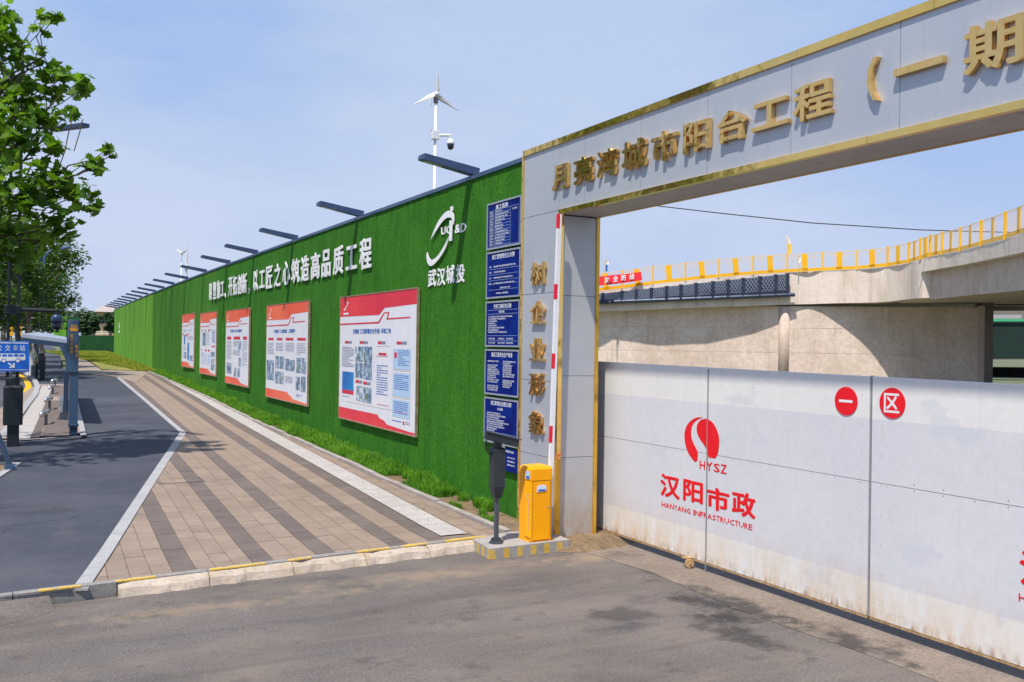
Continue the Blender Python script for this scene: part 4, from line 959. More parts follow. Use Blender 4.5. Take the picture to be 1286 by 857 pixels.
# boom arm raised upright in front of the jamb
b0 = at_y(691,600,byy+.12); b1 = at_y(702.5,269,byy+.12)
boom = thing('boom_arm', 'raised white barrier boom with four red bands in front of the jamb', 'boom', b0)
mb = MB(); mb.bar(b0+Vector((0,.0,-.25)), b1, .04, .068, up=Vector((1,0,0))); mb.build('pole', 'boom_white', boom)
for ya, yb in ((269,287),(357,376),(444,463),(535,556)):
    p = at_y((691+(600-ya)*.0345)-1.2,ya,byy+.12); q = at_y((691+(600-yb)*.0345)-1.2,yb,byy+.12)
    def onb(z): t_ = (z-b0.z)/(b1.z-b0.z); return b0+(b1-b0)*t_
    pa, pb = onb(p.z), onb(q.z); ofs = Vector((-.0225+.002,-.0,0))
    mb = MB(); mb.bar(pb+Vector((-.017,0,0)), pa+Vector((-.017,0,0)), .044, .036, up=Vector((1,0,0))); mb.build('red_band', 'boom_red', boom)
# plate camera on its post
pb_ = at_z(623,682,.02); pp = Vector((pb_.x,pb_.y,.02))
lpr = thing('camera_post', 'dark grey number-plate camera post on the left end of the barrier island', 'camera post', pp)
mb = MB(); mb.lathe([(.11,0),(.11,.012),(.085,.03),(.07,.07),(.055,.075)], pp, 6); mb.build('base', 'charcoal', lpr)
mb = MB(); mb.chbox((pp.x-.028,pp.y-.028,.06),(pp.x+.028,pp.y+.028,.72),.006); mb.build('pole', 'steel_grey', lpr)
zc0, zc1 = at_y(623,625,pp.y).z, at_y(623,562,pp.y).z
mb = MB(); q_ = pp.copy()
rr_ = [(-.05,-.06,zc0),(.05,-.06,zc0),(.06,.06,zc0),(-.06,.06,zc0)]
lev = [(zc0,.050,.05),(zc0+.16,.085,.08),(zc1-.03,.088,.08),(zc1,.07,.06)]
vs = []
for (z, a, b) in lev: vs += [(q_.x-a,q_.y-b,z),(q_.x+a,q_.y-b,z),(q_.x+a,q_.y+b,z),(q_.x-a,q_.y+b,z)]
mb.add(vs, [(3,2,1,0),(12,13,14,15)]+[(k*4+i,k*4+(i+1)%4,k*4+4+(i+1)%4,k*4+4+i) for k in range(3) for i in range(4)]); mb.build('cabinet', 'charcoal', lpr)
mb = MB(); mb.box((q_.x-.045,q_.y-.045,zc1),(q_.x+.045,q_.y+.045,zc1+.12)); mb.build('neck', 'charcoal', lpr)
ca, cb2 = at_y(609.5,547,pp.y-.02), at_y(649.5,557,pp.y-.12)
mb = MB(); mb.bar(ca, cb2, .12, .105); mb.build('camera_housing', 'charcoal', lpr)
mb = MB(); dd = (cb2-ca).normalized(); mb.bar(ca+Vector((0,0,.065))-dd*.03, cb2+Vector((0,0,.065))+dd*.05, .15, .014); mb.build('sun_shield', 'steel_grey', lpr)
mb = MB(); mb.bar(at_y(631,560,pp.y)+Vector((0,0,.0)), at_y(631,566,pp.y)-Vector((0,0,.01)), .05,.05, up=Vector((0,1,0))); mb.build('bracket', 'steel', lpr)
mb = MB(); c_ = [at_y(*p, pp.y) for p in ((611,553),(609,559),(610,565),(615,570),(622,571),(628,570))]; mb.tube(c_, .012, 6); mb.build('cable', 'charcoal', lpr)
# ------------------------------------------------------------------ sliding site gates
FG = frame_x(7.9, 0, 0)
def leaf(y_l, y_r, label, ztop_l, ztop_r, zb=.0):
    t = thing('steel_gate', label, 'gate', (7.95,(y_l+y_r)/2,-.13), 'white steel leaves of the site gate')
    return t
zt_ = lambda Y: 2.55-(11.97-Y)*.0075
zb_ = lambda Y: .0
zm_ = lambda Y: 1.60-.0*(Y)
g1 = leaf(11.97, 6.74, 'white steel site gate leaf beside the jamb, with red round emblem', 0, 0)
g2 = leaf(6.68, 1.6, 'white steel site gate leaf at the right, with red 区 disc in its corner', 0, 0)
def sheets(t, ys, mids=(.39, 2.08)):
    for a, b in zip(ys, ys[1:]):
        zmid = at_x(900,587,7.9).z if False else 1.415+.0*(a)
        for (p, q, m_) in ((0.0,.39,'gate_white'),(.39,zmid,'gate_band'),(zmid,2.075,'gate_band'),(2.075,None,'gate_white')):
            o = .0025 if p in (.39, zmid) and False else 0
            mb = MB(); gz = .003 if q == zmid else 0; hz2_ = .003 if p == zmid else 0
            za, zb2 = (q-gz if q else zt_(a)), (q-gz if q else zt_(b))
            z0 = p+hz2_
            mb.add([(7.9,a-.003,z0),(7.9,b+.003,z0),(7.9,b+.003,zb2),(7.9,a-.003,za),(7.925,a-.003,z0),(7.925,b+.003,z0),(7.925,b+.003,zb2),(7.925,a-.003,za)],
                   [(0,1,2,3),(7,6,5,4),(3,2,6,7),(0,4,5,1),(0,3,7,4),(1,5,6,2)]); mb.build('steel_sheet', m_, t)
zmid_px = [at_x(x, y, 7.9).z for x, y in ((751,557),(886,584),(1089,627))]
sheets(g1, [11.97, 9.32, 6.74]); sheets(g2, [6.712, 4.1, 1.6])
def gframe(t, a, b, seam=None):
    mb = MB()
    for z in (.03, 1.40, 2.40): mb.box((7.93,b+.02,z),(7.98,a-.02,z+.05))
    for Y in (a-.06, (a+b)/2, b+.01): mb.box((7.932,Y,.02),(7.982,Y+.05,2.44))
    mb.build('back_frame', 'steel_grey', t)
    mb = MB(); mb.box((7.902,b-.022,.0),(7.94,b-.004,zt_(b)+.02)); mb.build('edge_post', 'gate_edge', t)
    mb = MB(); mb.box((7.898,a-.01,zt_(a)),(7.93,b,zt_(a)+.012)) if False else mb.bar((7.912,a,zt_(a)+.006),(7.912,b,zt_(b)+.006),.03,.012); mb.build('top_edge', 'boom_white', t)
    mb = MB(); mb.box((7.903,b,-.03),(7.93,a,-.001)); mb.build('bottom_rail', 'rust', t)
gframe(g1, 11.97, 6.74); gframe(g2, 6.712, 1.6)
mb = MB(); mb.tube([(7.889,9.32,-.12),(7.889,9.32,2.52)], .007, 6); mb.build('drop_bolt', 'gate_edge', g1)
mb = MB()
for a, b in ((11.97,6.74),(6.66,1.6)):
    Y = a-.15
    while Y > b+.05:
        mb.lathe([(.006,0),(.004,.003)], (7.8995,Y,1.395), 6, axis=(-1,0,0)); mb.lathe([(.006,0),(.004,.003)], (7.8995,Y,1.455), 6, axis=(-1,0,0)) if random.random() < .3 else None; Y -= .33
    for Yv in (a-.08, (a*2+b)/3, (a+2*b)/3, b+.1):
        z = .15
        while z < 2.4: mb.lathe([(.005,0),(.003,.003)], (7.8995,Yv,z), 6, axis=(-1,0,0)); z += .31
mb.build('rivets', 'steel_dark', g1, kind='stuff')
# caster wheel
cw = at_x(866,706,7.84)
mb = MB(); mb.lathe([(.02,-.022),(.058,-.02),(.062,-.01),(.062,.01),(.058,.02),(.02,.022)], (7.84,cw.y,-.063), 16, axis=(.5,1,0)); wh = mb.build('wheel', 'rust', g1)
mb = MB(); mb.box((7.80,cw.y+.03,-.01),(7.9,cw.y+.13,.0)); mb.box((7.82,cw.y+.035,-.07),(7.86,cw.y+.05,-.01)); mb.box((7.82,cw.y-.05,-.07),(7.835,cw.y+.05,-.055)); mb.build('caster_bracket', 'rust', g1)
# discs
def disc(px, py, rz, t_, label_ch):
    p = at_x(px, py, 7.9); mb = MB(); mb.lathe([(rz,0),(rz,.006)], (7.8975,p.y,p.z), 40, axis=(-1,0,0)); return mb.build('disc', 'sign_red', t_), p
d1, p1 = disc(1063,504,.155,g1,'一')
fit_text('一', 'letter', 'white_letter', g1, FG, (-p1.y-.095,p1.z-.014,-p1.y+.09,p1.z+.014), off=.0, res=2, depth=.010)
d2, p2 = disc(1121,506.5,.158,g2,'区')
fit_text('区', 'letter', 'white_letter', g2, FG, (-p2.y-.10,p2.z-.10,-p2.y+.09,p2.z+.10), off=.018, res=2, depth=.010)
# emblem, drawn from the close-up
def ge(zx, zy): p = at_x(820+zx*140/706, 510+zy*170/857, 7.9); return Vector((7.898, p.y, p.z))
def gpoly(t, pts, name='emblem_shape', m='sign_red', dz=0, off=0.): 
    mb = MB(); mb.prism([ge(*p)+Vector((0,off,0)) for p in pts], (-.002,0,0)); return mb.build(name, m, t)
gpoly(g1, bez([(318,72),(270,76),(225,110),(203,160),(203,225),(222,290),(250,335),(270,356)],5)+bez([(282,345),(285,300),(275,270),(255,232),(243,185),(248,130),(275,92),(318,72)],5)[:-1])
gpoly(g1, bez([(335,80),(300,92),(280,125),(280,165),(298,208),(330,255),(345,290),(352,325)],5)+bez([(395,332),(412,300),(420,240),(415,180),(390,120),(362,92),(335,80)],5)[:-1])
def gtext(t, s_, zx0, zx1, ytl, ybl, ytr, ybr, off=.02, m='sign_red', name='letter', sh=0.):
    A = ge(zx0,(ytl+ybl)/2); B = ge(zx1,(ytr+ybr)/2); xm = (zx0+zx1)/2
    T = ge(xm,(ytl+ytr)/2); Bo = ge(xm,(ybl+ybr)/2)
    return fit_text(s_, name, m, t, FG, (-(A.y+sh), Bo.z, -(B.y+sh), T.z), off=off, res=2, depth=.0045)
for (s_, a, b, t1, b1_, t2, b2_) in (('H',297,332,345,398,350,404),('Y',338,378,352,410,356,412),('S',386,424,362,416,368,422),('Z',430,468,370,426,372,432)):
    gtext(g1, s_, a, b, t1, b1_, t2, b2_, off=.012)
chs = (('汉',48,172,425,570,450,595),('阳',192,318,460,600,485,625),('市',338,485,505,650,535,680),('政',500,652,535,690,560,715))
for (s_, a, b, t1, b1_, t2, b2_) in chs: gtext(g1, s_, a, b, t1, b1_, t2, b2_, off=.028)
tl = [('HANYANG',55,240,595,630,640,680),('INFRASTRUCTURE',255,633,648,690,735,788)]
for (s_, a, b, t1, b1_, t2, b2_) in tl:
    n_ = len(s_); wid = [1.1 if c in 'HANGUCDO' else (.45 if c == 'I' else .85) for c in s_]; tot = sum(wid); acc = 0
    for c, w_ in zip(s_, wid):
        # widths shrink with distance on the sheet, so letters are spaced evenly in metres
        A = ge(a,(t1+b1_)/2); B = ge(b,(t2+b2_)/2); zt1, zb1 = ge(a,t1).z, ge(a,b1_).z
        ya = A.y+(B.y-A.y)*(acc+.06)/tot; yb = A.y+(B.y-A.y)*(acc+w_-.06)/tot; acc += w_
        zlo, zhi = .575, .645
        fit_text(c, 'letter', 'sign_red', g1, FG, (-ya, zlo, -yb, zhi), off=.012, res=1, depth=.0045)
# the same mark on the right leaf, only its start in view
p3 = at_x(1279,700,7.9); dy = p3.y-at_x(829,598,7.9).y
for (s_, a, b, t1, b1_, t2, b2_) in chs:
    o = gtext(g2, s_, a, b, t1, b1_, t2, b2_, off=.028, sh=dy)
yy = at_x(829,632,7.9).y+dy
for k, c in enumerate('HANYANGINFRASTRUCTURE'):
    fit_text(c, 'letter', 'sign_red', g2, FG, (-(yy-k*.086), .575, -(yy-k*.086-(.03 if c == 'I' else .065)), .645), off=.012, res=1, depth=.0045)
# ------------------------------------------------------------------ overpass behind the gate
bridge = thing('overpass', 'concrete overpass with curving deck and abutment wall behind the gate', 'bridge', at_d(1000,470,56))
WLa, WLb = at_d(700,430,58.8), at_d(1228,430,54.0)
def wall_d(x):      # distance at which the sight line at x meets the abutment wall
    d = ray(x, 430); e = WLb-WLa
    den = d.x*e.y-d.y*e.x; return ((WLa.x-EYE.x)*e.y-(WLa.y-EYE.y)*e.x)/den*F
OV = [(640,.4,377,392),(700,.4,372,392),(757,.5,366,391),(800,.62,360,389.5),(840,.72,355.5,387.6),(900,.62,349,385.5),(950,.42,345,384),(1000,.14,342,382.5),(1022,.12,341,382),(1050,.42,340,381),(1079,.8,338.7,380.5),(1100,1.2,337,380),(1120,1.8,334.5,378.5),(1140,2.8,331,376),(1158,4.2,326,374.5),(1190,4.0,322,374.5),(1260,2.5,322,375),(1400,1.0,322,376)]
OV = [(x, o*1.3, a, b) for (x, o, a, b) in OV]
EP = [(x, wall_d(x)-o, a, b) for (x, o, a, b) in OV]
def smooth_path(pts, n_=5):
    o = []
    for i in range(len(pts)-1):
        p0 = pts[max(i-1,0)]; p1_ = pts[i]; p2_ = pts[i+1]; p3_ = pts[min(i+2,len(pts)-1)]
        for j in range(n_):
            t = j/n_; o.append(tuple(.5*((2*p1_[k])+(-p0[k]+p2_[k])*t+(2*p0[k]-5*p1_[k]+4*p2_[k]-p3_[k])*t*t+(-p0[k]+3*p1_[k]-3*p2_[k]+p3_[k])*t**3) for k in range(len(p1_))))
    o.append(tuple(pts[-1])); return o
E3 = [(at_d(x,yt,d), at_d(x,yb,d)) for (x,d,yt,yb) in smooth_path(EP)]
back = (RW @ Vector((.25,0,1))); back.z = 0; back.normalize()
mb = MB(); n_ = len(E3); vs = []
for (t_, b_) in E3:
    zt0 = t_.z; vs += [t_, b_, b_+back*16+Vector((0,0,0)), Vector((t_.x+back.x*16,t_.y+back.y*16,t_.z))]
fs = []
for i in range(n_-1):
    a = i*4; b = a+4
    fs += [(a,a+1,b+1,b),(a+1,a+2,b+2,b+1),(a+2,a+3,b+3,b+2),(a+3,a,b,b+3)]
fs += [(3,2,1,0),((n_-1)*4,(n_-1)*4+1,(n_-1)*4+2,(n_-1)*4+3)]
mb.add(vs, fs); mb.build('deck', 'fascia', bridge)
# right deck: parapet slab nearer than its girder
RP = [(1157,wall_d(1157)-5.5,325,342,377),(1183,47,320,337,373.5),(1205,44.5,316,333.5,371),(1232,41.5,309,328,368.5),(1262,38.3,301,322,365.5),(1286,36,293,317,363),(1330,32.5,278,308,359),(1400,28.5,255,292,352),(1500,24.5,215,268,345)]
RPs = smooth_path(RP, 4)
side = (RW @ Vector((1,0,.35))); side.z = 0; side.normalize()
def sweep(topf, botf, inset, width, name, m):
    vs = []; mb = MB()
    for q in RPs:
        t_ = at_d(q[0], topf(q), q[1]); b_ = at_d(q[0], botf(q), q[1]); b_ = Vector((t_.x,t_.y,b_.z))
        t_ = t_+side*inset; b_ = b_+side*inset
        vs += [t_, b_, b_+side*width, t_+side*width]
    fs = []; n_ = len(RPs)
    for i in range(n_-1): a = i*4; b = a+4; fs += [(a,a+1,b+1,b),(a+1,a+2,b+2,b+1),(a+2,a+3,b+3,b+2),(a+3,a,b,b+3)]
    fs += [(3,2,1,0),((n_-1)*4,(n_-1)*4+1,(n_-1)*4+2,(n_-1)*4+3)]
    mb.add(vs, fs); mb.build(name, m, bridge)
sweep(lambda q: q[2], lambda q: q[3], 0, 13, 'parapet_slab', 'fascia')
sweep(lambda q: q[3]-.3, lambda q: q[4], .45, 12.4, 'girder', 'formwork')
# abutment wall, pillar
WL = [(700,58.8),(1228,54.0)]
wa, wb = at_d(WL[0][0],430,WL[0][1]), at_d(WL[1][0],430,WL[1][1])
wd_ = (wb-wa); wd_.z = 0; wL = wd_.length; wd_.normalize(); wn = Vector((wd_.y,-wd_.x,0))
if wn.dot(EYE-wa) < 0: wn = -wn
ztops = 5.55
nP = 14
for i in range(nP):
    p = wa+wd_*(wL*i/nP+.004); q = wa+wd_*(wL*(i+1)/nP-.004)
    for (z0, z1) in ((-.2,2.55),(2.57,4.05),(4.07,5.3)):
        o = random.uniform(-.012,.012)
        mb = MB(); P = [p+wn*o, q+wn*o, q-wn*.8, p-wn*.8]; mb.prism([Vector((t.x,t.y,z0)) for t in P], (0,0,z1-z0)); mb.build('wall_panel', 'concrete', bridge)
mb = MB(); P = [wa-wn*.02, wb-wn*.02, wb-wn*1.2, wa-wn*1.2]; mb.prism([Vector((t.x,t.y,-.2)) for t in P], (0,0,5.6)); mb.build('wall_core', 'concrete', bridge)
pc = at_d(984,450,wall_d(984)+.05); mb = MB(); mb.lathe([(.33,0),(.33,5.4)], (pc.x,pc.y,-.1), 20); mb.build('pillar', 'formwork', bridge, smooth=True)
# wall end and dark column
we = wb.copy(); mb = MB(); P = [we-wn*0, we+wd_*.42-wn*.2, we+wd_*.42-wn*2, we-wn*2]; mb.prism([Vector((t.x,t.y,-.2)) for t in P], (0,0,5.7)); mb.build('wall_end', 'formwork', bridge)
dcn = at_d(1239,450,55); mb = MB(); dcl = at_d(1232,450,55.3); dcr = at_d(1247,450,55.3)
P = [Vector((dcl.x,dcl.y,0)), Vector((dcr.x,dcr.y,0)), Vector((dcr.x,dcr.y,0))+back*1.5, Vector((dcl.x,dcl.y,0))+back*1.5]; mb.prism([v+Vector((0,0,-.2)) for v in P], (0,0,6.4)); mb.build('column', 'dark_concrete', bridge)
# far side wall under the deck, green nets, dark pipe rack, beam
def slab_at(name, m, x0, x1, yt, yb, D, th=.3, parent=bridge, **kw):
    a, b = at_d(x0,yt,D), at_d(x1,yt,D); a2 = at_d(x0,yb,D); mb = MB(); h = Vector((back.x,back.y,0))*th
    P = [Vector((a.x,a.y,a2.z)), Vector((b.x,b.y,at_d(x1,yb,D).z)), b, a]; mb.prism(P, h); return mb.build(name, m, parent, **kw)
slab_at('back_wall', 'dark_concrete', 1200, 1560, 360, 452, 82, 1.)
slab_at('crossbeam', 'dark_concrete', 1240, 1500, 384, 390, 60, .8)
slab_at('pipe', 'black_pole', 1254, 1500, 378, 383.5, 57, .3)
slab_at('pipe', 'black_pole', 1250, 1256, 368, 383, 57, .3)
nets = thing('dust_net', 'dark green dust netting hung beneath the overpass at right', 'net', at_d(1266,440,78))
slab_at('net_sheet', 'dark_net', 1236, 1500, 404, 451, 78, .05, nets); slab_at('net_hem', 'green_net', 1236, 1500, 401, 403.8, 77.8, .05, nets)
slab_at('light_panel', 'haze_roof', 1240, 1283, 395.5, 400.5, 76, .2, nets)
terrain_sheet('dusty_yard', [(20,45),(95,45),(120,95),(40,95)], 'fascia', -.125, zf=lambda y: 0)
gn = MB(); a, b, c, d = at_z(1240,457,-.11), at_z(1282,458.5,-.11), at_z(1276,461,-.11), at_z(1240,462,-.11); gn.prism([a,b,c,d], (0,0,.012)); gt = thing('ground_net', 'flat bright green net lying on the yard under the overpass', 'net', a); gn.build('net_sheet', 'green_net', gt)
pr = thing('pipe_stack', 'stack of dark pipes lying behind the gate at far right', 'pipes', at_d(1266,470,62))
for k, y in enumerate((464,467.5,471)):
    a, b = at_d(1246,y,62), at_d(1420,y+2,60); mb = MB(); mb.tube([a,b], .17, 10); mb.build('pipe', 'black_pole', pr, smooth=True)
# ---- railing
rail = thing('deck_railing', 'yellow guard railing along the curved overpass deck', 'railing', at_d(1000,342,56))
def edge_at(x):
    S_ = [(q[0],q[1],q[2]) for q in smooth_path(EP,5) if q[0] <= 1156.9]+[(q[0],q[1],q[2]) for q in RPs[1:]]
    for a, b in zip(S_, S_[1:]):
        if a[0] <= x <= b[0]: t = (x-a[0])/(b[0]-a[0]+1e-9); return at_d(x, a[2]+(b[2]-a[2])*t, a[1]+(b[1]-a[1])*t)
    return at_d(x, S_[-1][2], S_[-1][1])
px_posts = [699,740,781,819.5,860.5,902,945.5,988.5,1032.5,1076,1114.5,1141,1155.5,1168,1183,1205.5,1232,1262,1298,1345,1400]
HR = 1.12
for i, (a, b) in enumerate(zip(px_posts, px_posts[1:])):
    A, B = edge_at(a), edge_at(b); d = (B-A); d2 = d.copy(); up = Vector((0,0,1)); big = a > 1105
    mb = MB(); mb.box((A.x-.045,A.y-.045,A.z-.02),(A.x+.045,A.y+.045,A.z+HR+.06)); mb.build('post', 'rail_yellow' if big else 'rail_thin', rail)
    mb = MB(); mb.bar(A+up*(HR-.02), B+up*(HR-.02), .035, .035); mb.bar(A+up*(HR-.22), B+up*(HR-.22), .02, .02) if not big else None; mb.build('top_rail', 'rail_thin', rail)
    mb = MB(); mb.bar(A+up*.12, B+up*.12, .03, .20); mb.build('kick_plate', 'rail_yellow', rail)
    mid0, mid1 = A+d*.42, A+d*.58
    if d.length > 1.5 or True:
        wv = d.normalized()*.17; c_ = A+d*.5
        mb = MB(); mb.bar(c_-wv+up*(HR/2+.02), c_+wv+up*(HR/2+.02), .03, HR-.1); mb.build('plate', 'rail_yellow', rail)
mb = MB()
for i, (a, b) in enumerate(zip(px_posts, px_posts[1:])):
    A, B = edge_at(a), edge_at(b); n_ = 14
    for k in range(1, n_):
        c_ = A+(B-A)*k/n_; mb.bar(c_+Vector((0,0,.2)), c_+Vector((0,0,HR-.03)), .008, .008, up=Vector((1,0,0)))
    for k in range(1, 6): z = .2+k*(HR-.25)/6; mb.bar(A+Vector((0,0,z)), B+Vector((0,0,z)), .007, .007)
mb.build('wire_mesh', 'rail_thin', rail, kind='stuff')
# ---- scaffold walkway
scf = thing('scaffold_walkway', 'dark steel mesh walkway hung on the overpass edge', 'scaffold', at_d(870,370,55.3))
sx = [700,722,742,757,781,799,818,837,855,874,895,914,933,954,974,988.5]
def scp(x, f):      # point on the outer face of the walkway, f from 0 (tube) to 1 (top)
    for (q0, q1) in zip(OV, OV[1:]):
        if q0[0] <= x <= q1[0]: ov = q0[1]+(q1[1]-q0[1])*(x-q0[0])/(q1[0]-q0[0])
    t = (x-757)/(988-757); D = wall_d(x)-ov-.32; yt = 368.5-24.5*t; yb = 379.5-9.3*t
    if x < 757: yt, yb = 368.5-24.5*t, 379.5-9.3*t
    return at_d(x, yb+(yt-yb)*f, D)
for a, b in zip(sx, sx[1:]):
    mb = MB(); p, q = scp(a,0), scp(a,1); mb.box((p.x-.09,p.y-.09,p.z),(p.x+.09,p.y+.09,q.z+.03)); mb.build('upright', 'scaffold', scf)
    mb = MB(); n_ = 5
    for k in range(n_):
        for r_ in range(3):
            f0, f1 = .22+.26*r_, .22+.26*(r_+1); u0, u1 = a+(b-a)*k/n_, a+(b-a)*(k+1)/n_
            mb.bar(scp(u0,f0), scp(u1,f1), .035, .035); mb.bar(scp(u1,f0), scp(u0,f1), .035, .035)
    mb.build('mesh_panel', 'mesh_silver', scf)
    mb = MB(); A, B = scp(a,.2), scp(b,.2); C_, D_ = scp(a,1), scp(b,1); h = back*.06
    mb.prism([A+back*.25,B+back*.25,D_+back*.25,C_+back*.25], back*.03); E_, F_ = scp(a,.06), scp(b,.06); mb.prism([E_,F_,F_+back*.34,E_+back*.34], (0,0,.04)); mb.build('backing_sheet', 'scaffold', scf)
mb = MB(); mb.tube([scp(x,-.02) for x in (700,757,820,880,940,998)], .12, 8); mb.build('tube', 'scaffold', scf)
mb = MB(); mb.tube([scp(x,.17) for x in (700,757,820,880,940,988)], .05, 6); mb.build('tube', 'scaffold', scf)
p, q = scp(988.5,0), scp(988.5,1); mb = MB(); mb.box((p.x-.09,p.y-.09,p.z),(p.x+.09,p.y+.09,q.z+.03)); mb.build('upright', 'scaffold', scf)
# ---- red cloth banner on the railing
rb = thing('red_banner', 'red cloth banner with white characters tied to the yellow railing', 'banner', at_d(778,350,54.8))
DB = wall_d(780)-1.35
top = [(735,348.5),(757,347),(775,345),(790,343.8),(805,341.5)]; bot = [(735,362),(757,358.5),(775,356.5),(790,354.5),(806.5,352)]
mb = MB(); vs = []
for (t_, b_) in zip(top, bot): vs += [at_d(t_[0],t_[1],DB), at_d(b_[0],b_[1],DB-.05)]
n_ = len(top); vs2 = [v+back*.03 for v in vs]
mb.add(vs+vs2, [(2*i,2*i+1,2*i+3,2*i+2) for i in range(n_-1)]+[(2*n_+2*i+2,2*n_+2*i+3,2*n_+2*i+1,2*n_+2*i) for i in range(n_-1)]); mb.build('cloth', 'red_cloth', rb)
camx = (RW @ Vector((1,0,0))).normalized(); 
for ch, xc, yc in (('安',762.2,352),('全',773,350.2),('防',783.2,348.8),('线',793.5,347.6)):
    c_ = at_d(xc,yc,DB-.12); ex = Vector((camx.x,camx.y,.10)).normalized(); ez = Vector((-back.x,-back.y,0)); ey = Vector((0,0,1))
    fr = Matrix(((ex.x,ey.x,ez.x,c_.x),(ex.y,ey.y,ez.y,c_.y),(ex.z,ey.z,ez.z,c_.z),(0,0,0,1)))
    fit_text(ch, 'letter', 'white_letter', rb, fr, (-.155,-.19,.155,.19), off=.03, res=1, depth=0)
# ---- flags
def flag(px, ytop, ybase, D, polys, label):
    t = thing('flag', label, 'flag', at_d(px,ybase,D)); mb = MB(); mb.tube([at_d(px,ybase,D),at_d(px,ytop,D)], .03, 6); mb.build('pole', 'rail_thin', t)
    for m_, P in polys:
        mb = MB(); pts = [at_d(x,y,D)+back*(.06*(i%2)) for i, (x,y) in enumerate(P)]; mb.prism(pts, back*.03); mb.build('cloth', m_, t)
flag(988.8,296,345,56, [('flag_white',[(987,295),(991,299),(995,304),(994,307),(988,306)]),('flag_yellow',[(988,306),(994,307),(995,312),(993,319),(989,319)])], 'white and yellow flag on the railing at the walkway end')
flag(1002,320,343,55.5, [('flag_white',[(1002,322),(1006,323),(1005,331),(1001,329)])], 'small white flag just right of the yellow-white flag')
flag(760,326,360,56, [('flag_white',[(760,325),(765,329),(764,333),(759,332)]),('flag_blue',[(760,332),(763.5,332),(762.5,337),(763,341),(759,341)])], 'blue and white flag above the red cloth banner')
# ---- overhead cable between two tall poles off to the sides
cbt = thing('overhead_cable', 'thin dark cable sagging across the sky over the overpass', 'cable', at_d(1020,280,48))
P = [at_d(x,y,48) for x, y in ((650,236),(700,242),(760,249.5),(827,259),(900,267.5),(1020,280.3),(1157,289),(1220,291),(1286,292.3),(1400,292),(1500,289))]
mb = MB(); mb.tube(P, .028, 5); mb.build('wire', 'cable', cbt)
for px in (650,1500):
    e = P[0] if px == 650 else P[-1]
    t = thing('utility_pole', 'grey utility pole carrying the overhead cable ' + ('behind the turf fence' if px == 650 else 'beyond the right edge'), 'pole', (e.x,e.y,0)); mb = MB(); mb.tube([(e.x,e.y,-.2),(e.x,e.y,e.z+.1)], [.17,.11], 10); mb.build('shaft', 'haze_roof', t)
# ------------------------------------------------------------------ wind turbines
def turbine(px, yh, D, ybase, R_, yaw, ang, label, zbase=0.):
    hub = at_d(px, yh, D); t = thing('wind_turbine', label, 'wind turbine', (hub.x,hub.y,zbase), 'small wind turbines behind the fence')
    mb = MB(); mb.tube([(hub.x,hub.y,zbase),(hub.x,hub.y,hub.z-R_*.25)], [R_*.085,R_*.05], 10); mb.build('mast', 'white_plastic', t, smooth=True)
    f = -(RW @ Vector((0,0,1))); f.z = 0; f.normalize(); f = Matrix.Rotation(yaw,3,'Z') @ f; s_ = Vector((-f.y,f.x,0)); up = Vector((0,0,1))
    mb = MB(); mb.lathe([(.01,.24*R_),(.09*R_,.16*R_),(.12*R_,.02*R_),(.11*R_,-.12*R_),(.05*R_,-.3*R_)], hub, 12, axis=f); mb.build('nacelle', 'white_plastic', t, smooth=True)
    mb = MB(); mb.tube([hub-f*R_*.2, hub-f*R_*.45+up*R_*.18, hub-f*R_*.62+up*R_*.1], R_*.03, 6); fin = hub-f*R_*.62
    mb.prism([fin+up*R_*.16, fin-f*R_*.25+up*.1*R_, fin-f*R_*.25-up*R_*.22, fin-f*R_*.08-up*R_*.18], s_*.02); mb.build('tail', 'white_plastic', t)
    mb = MB(); mb.tube([hub-up*R_*.3, hub-up*R_*.14], R_*.09, 10); mb.build('yaw_joint', 'steel_dark', t)
    for k in range(3):
        a = ang+k*2*math.pi/3; d = up*math.cos(a)+s_*math.sin(a); c = d.cross(f)
        st = [(.10,.10,.10),(.25,.125,.06),(.5,.08,.04),(.75,.045,.02),(1.0,.010,.0)]
        vs = []
        for (r_, w_, tw) in st:
            o = hub+f*R_*.08+d*R_*r_; vs += [o-c*R_*w_*.35+f*R_*tw*.6, o+c*R_*w_-f*R_*tw*.4, o+c*R_*w_*.3+f*R_*.02]
        fs = []
        for i in range(len(st)-1):
            for j in range(3): fs.append((i*3+j,i*3+(j+1)%3,i*3+3+(j+1)%3,i*3+3+j))
        mb = MB(); mb.add(vs, fs+[(2,1,0),(len(vs)-3,len(vs)-2,len(vs)-1)]); mb.build('blade', 'blade', t)
    return t, hub, f, s_
t, hub, f, s_ = turbine(547.5, 119.5, 30, 240, .88, .35, 0.02, 'nearest white wind turbine on a mast, above the largest lamp arm')
c0 = at_d(550,173,30); c1 = at_d(566,177,30); c1 = Vector((c1.x,c1.y,c0.z))
cm_ = thing('dome_camera', 'white and black dome camera on an arm of the wind turbine mast', 'camera', c1)
mb = MB(); mb.chbox((hub.x-.13,hub.y-.10,c0.z-.06),(hub.x+.12,hub.y+.10,c0.z+.22),.01); mb.build('control_box', 'white_plastic', cm_)
bx_ = at_d(543.5,176,30); mb = MB(); mb.box((bx_.x-.06,bx_.y-.06,c0.z-.02),(bx_.x+.05,bx_.y+.06,c0.z+.24)); mb.build('junction_box', 'bin_brown', cm_)
mb = MB(); mb.tube([Vector((hub.x,hub.y,c0.z+.07)), c1+Vector((0,0,.08)), c1+Vector((0,0,-.06))], .045, 8); mb.build('bracket', 'white_plastic', cm_)
mb = MB(); mb.lathe([(.05,0),(.10,-.06),(.125,-.14),(.125,-.19)], c1+Vector((0,0,-.03)), 16); mb.build('dome_shell', 'white_plastic', cm_, smooth=True)
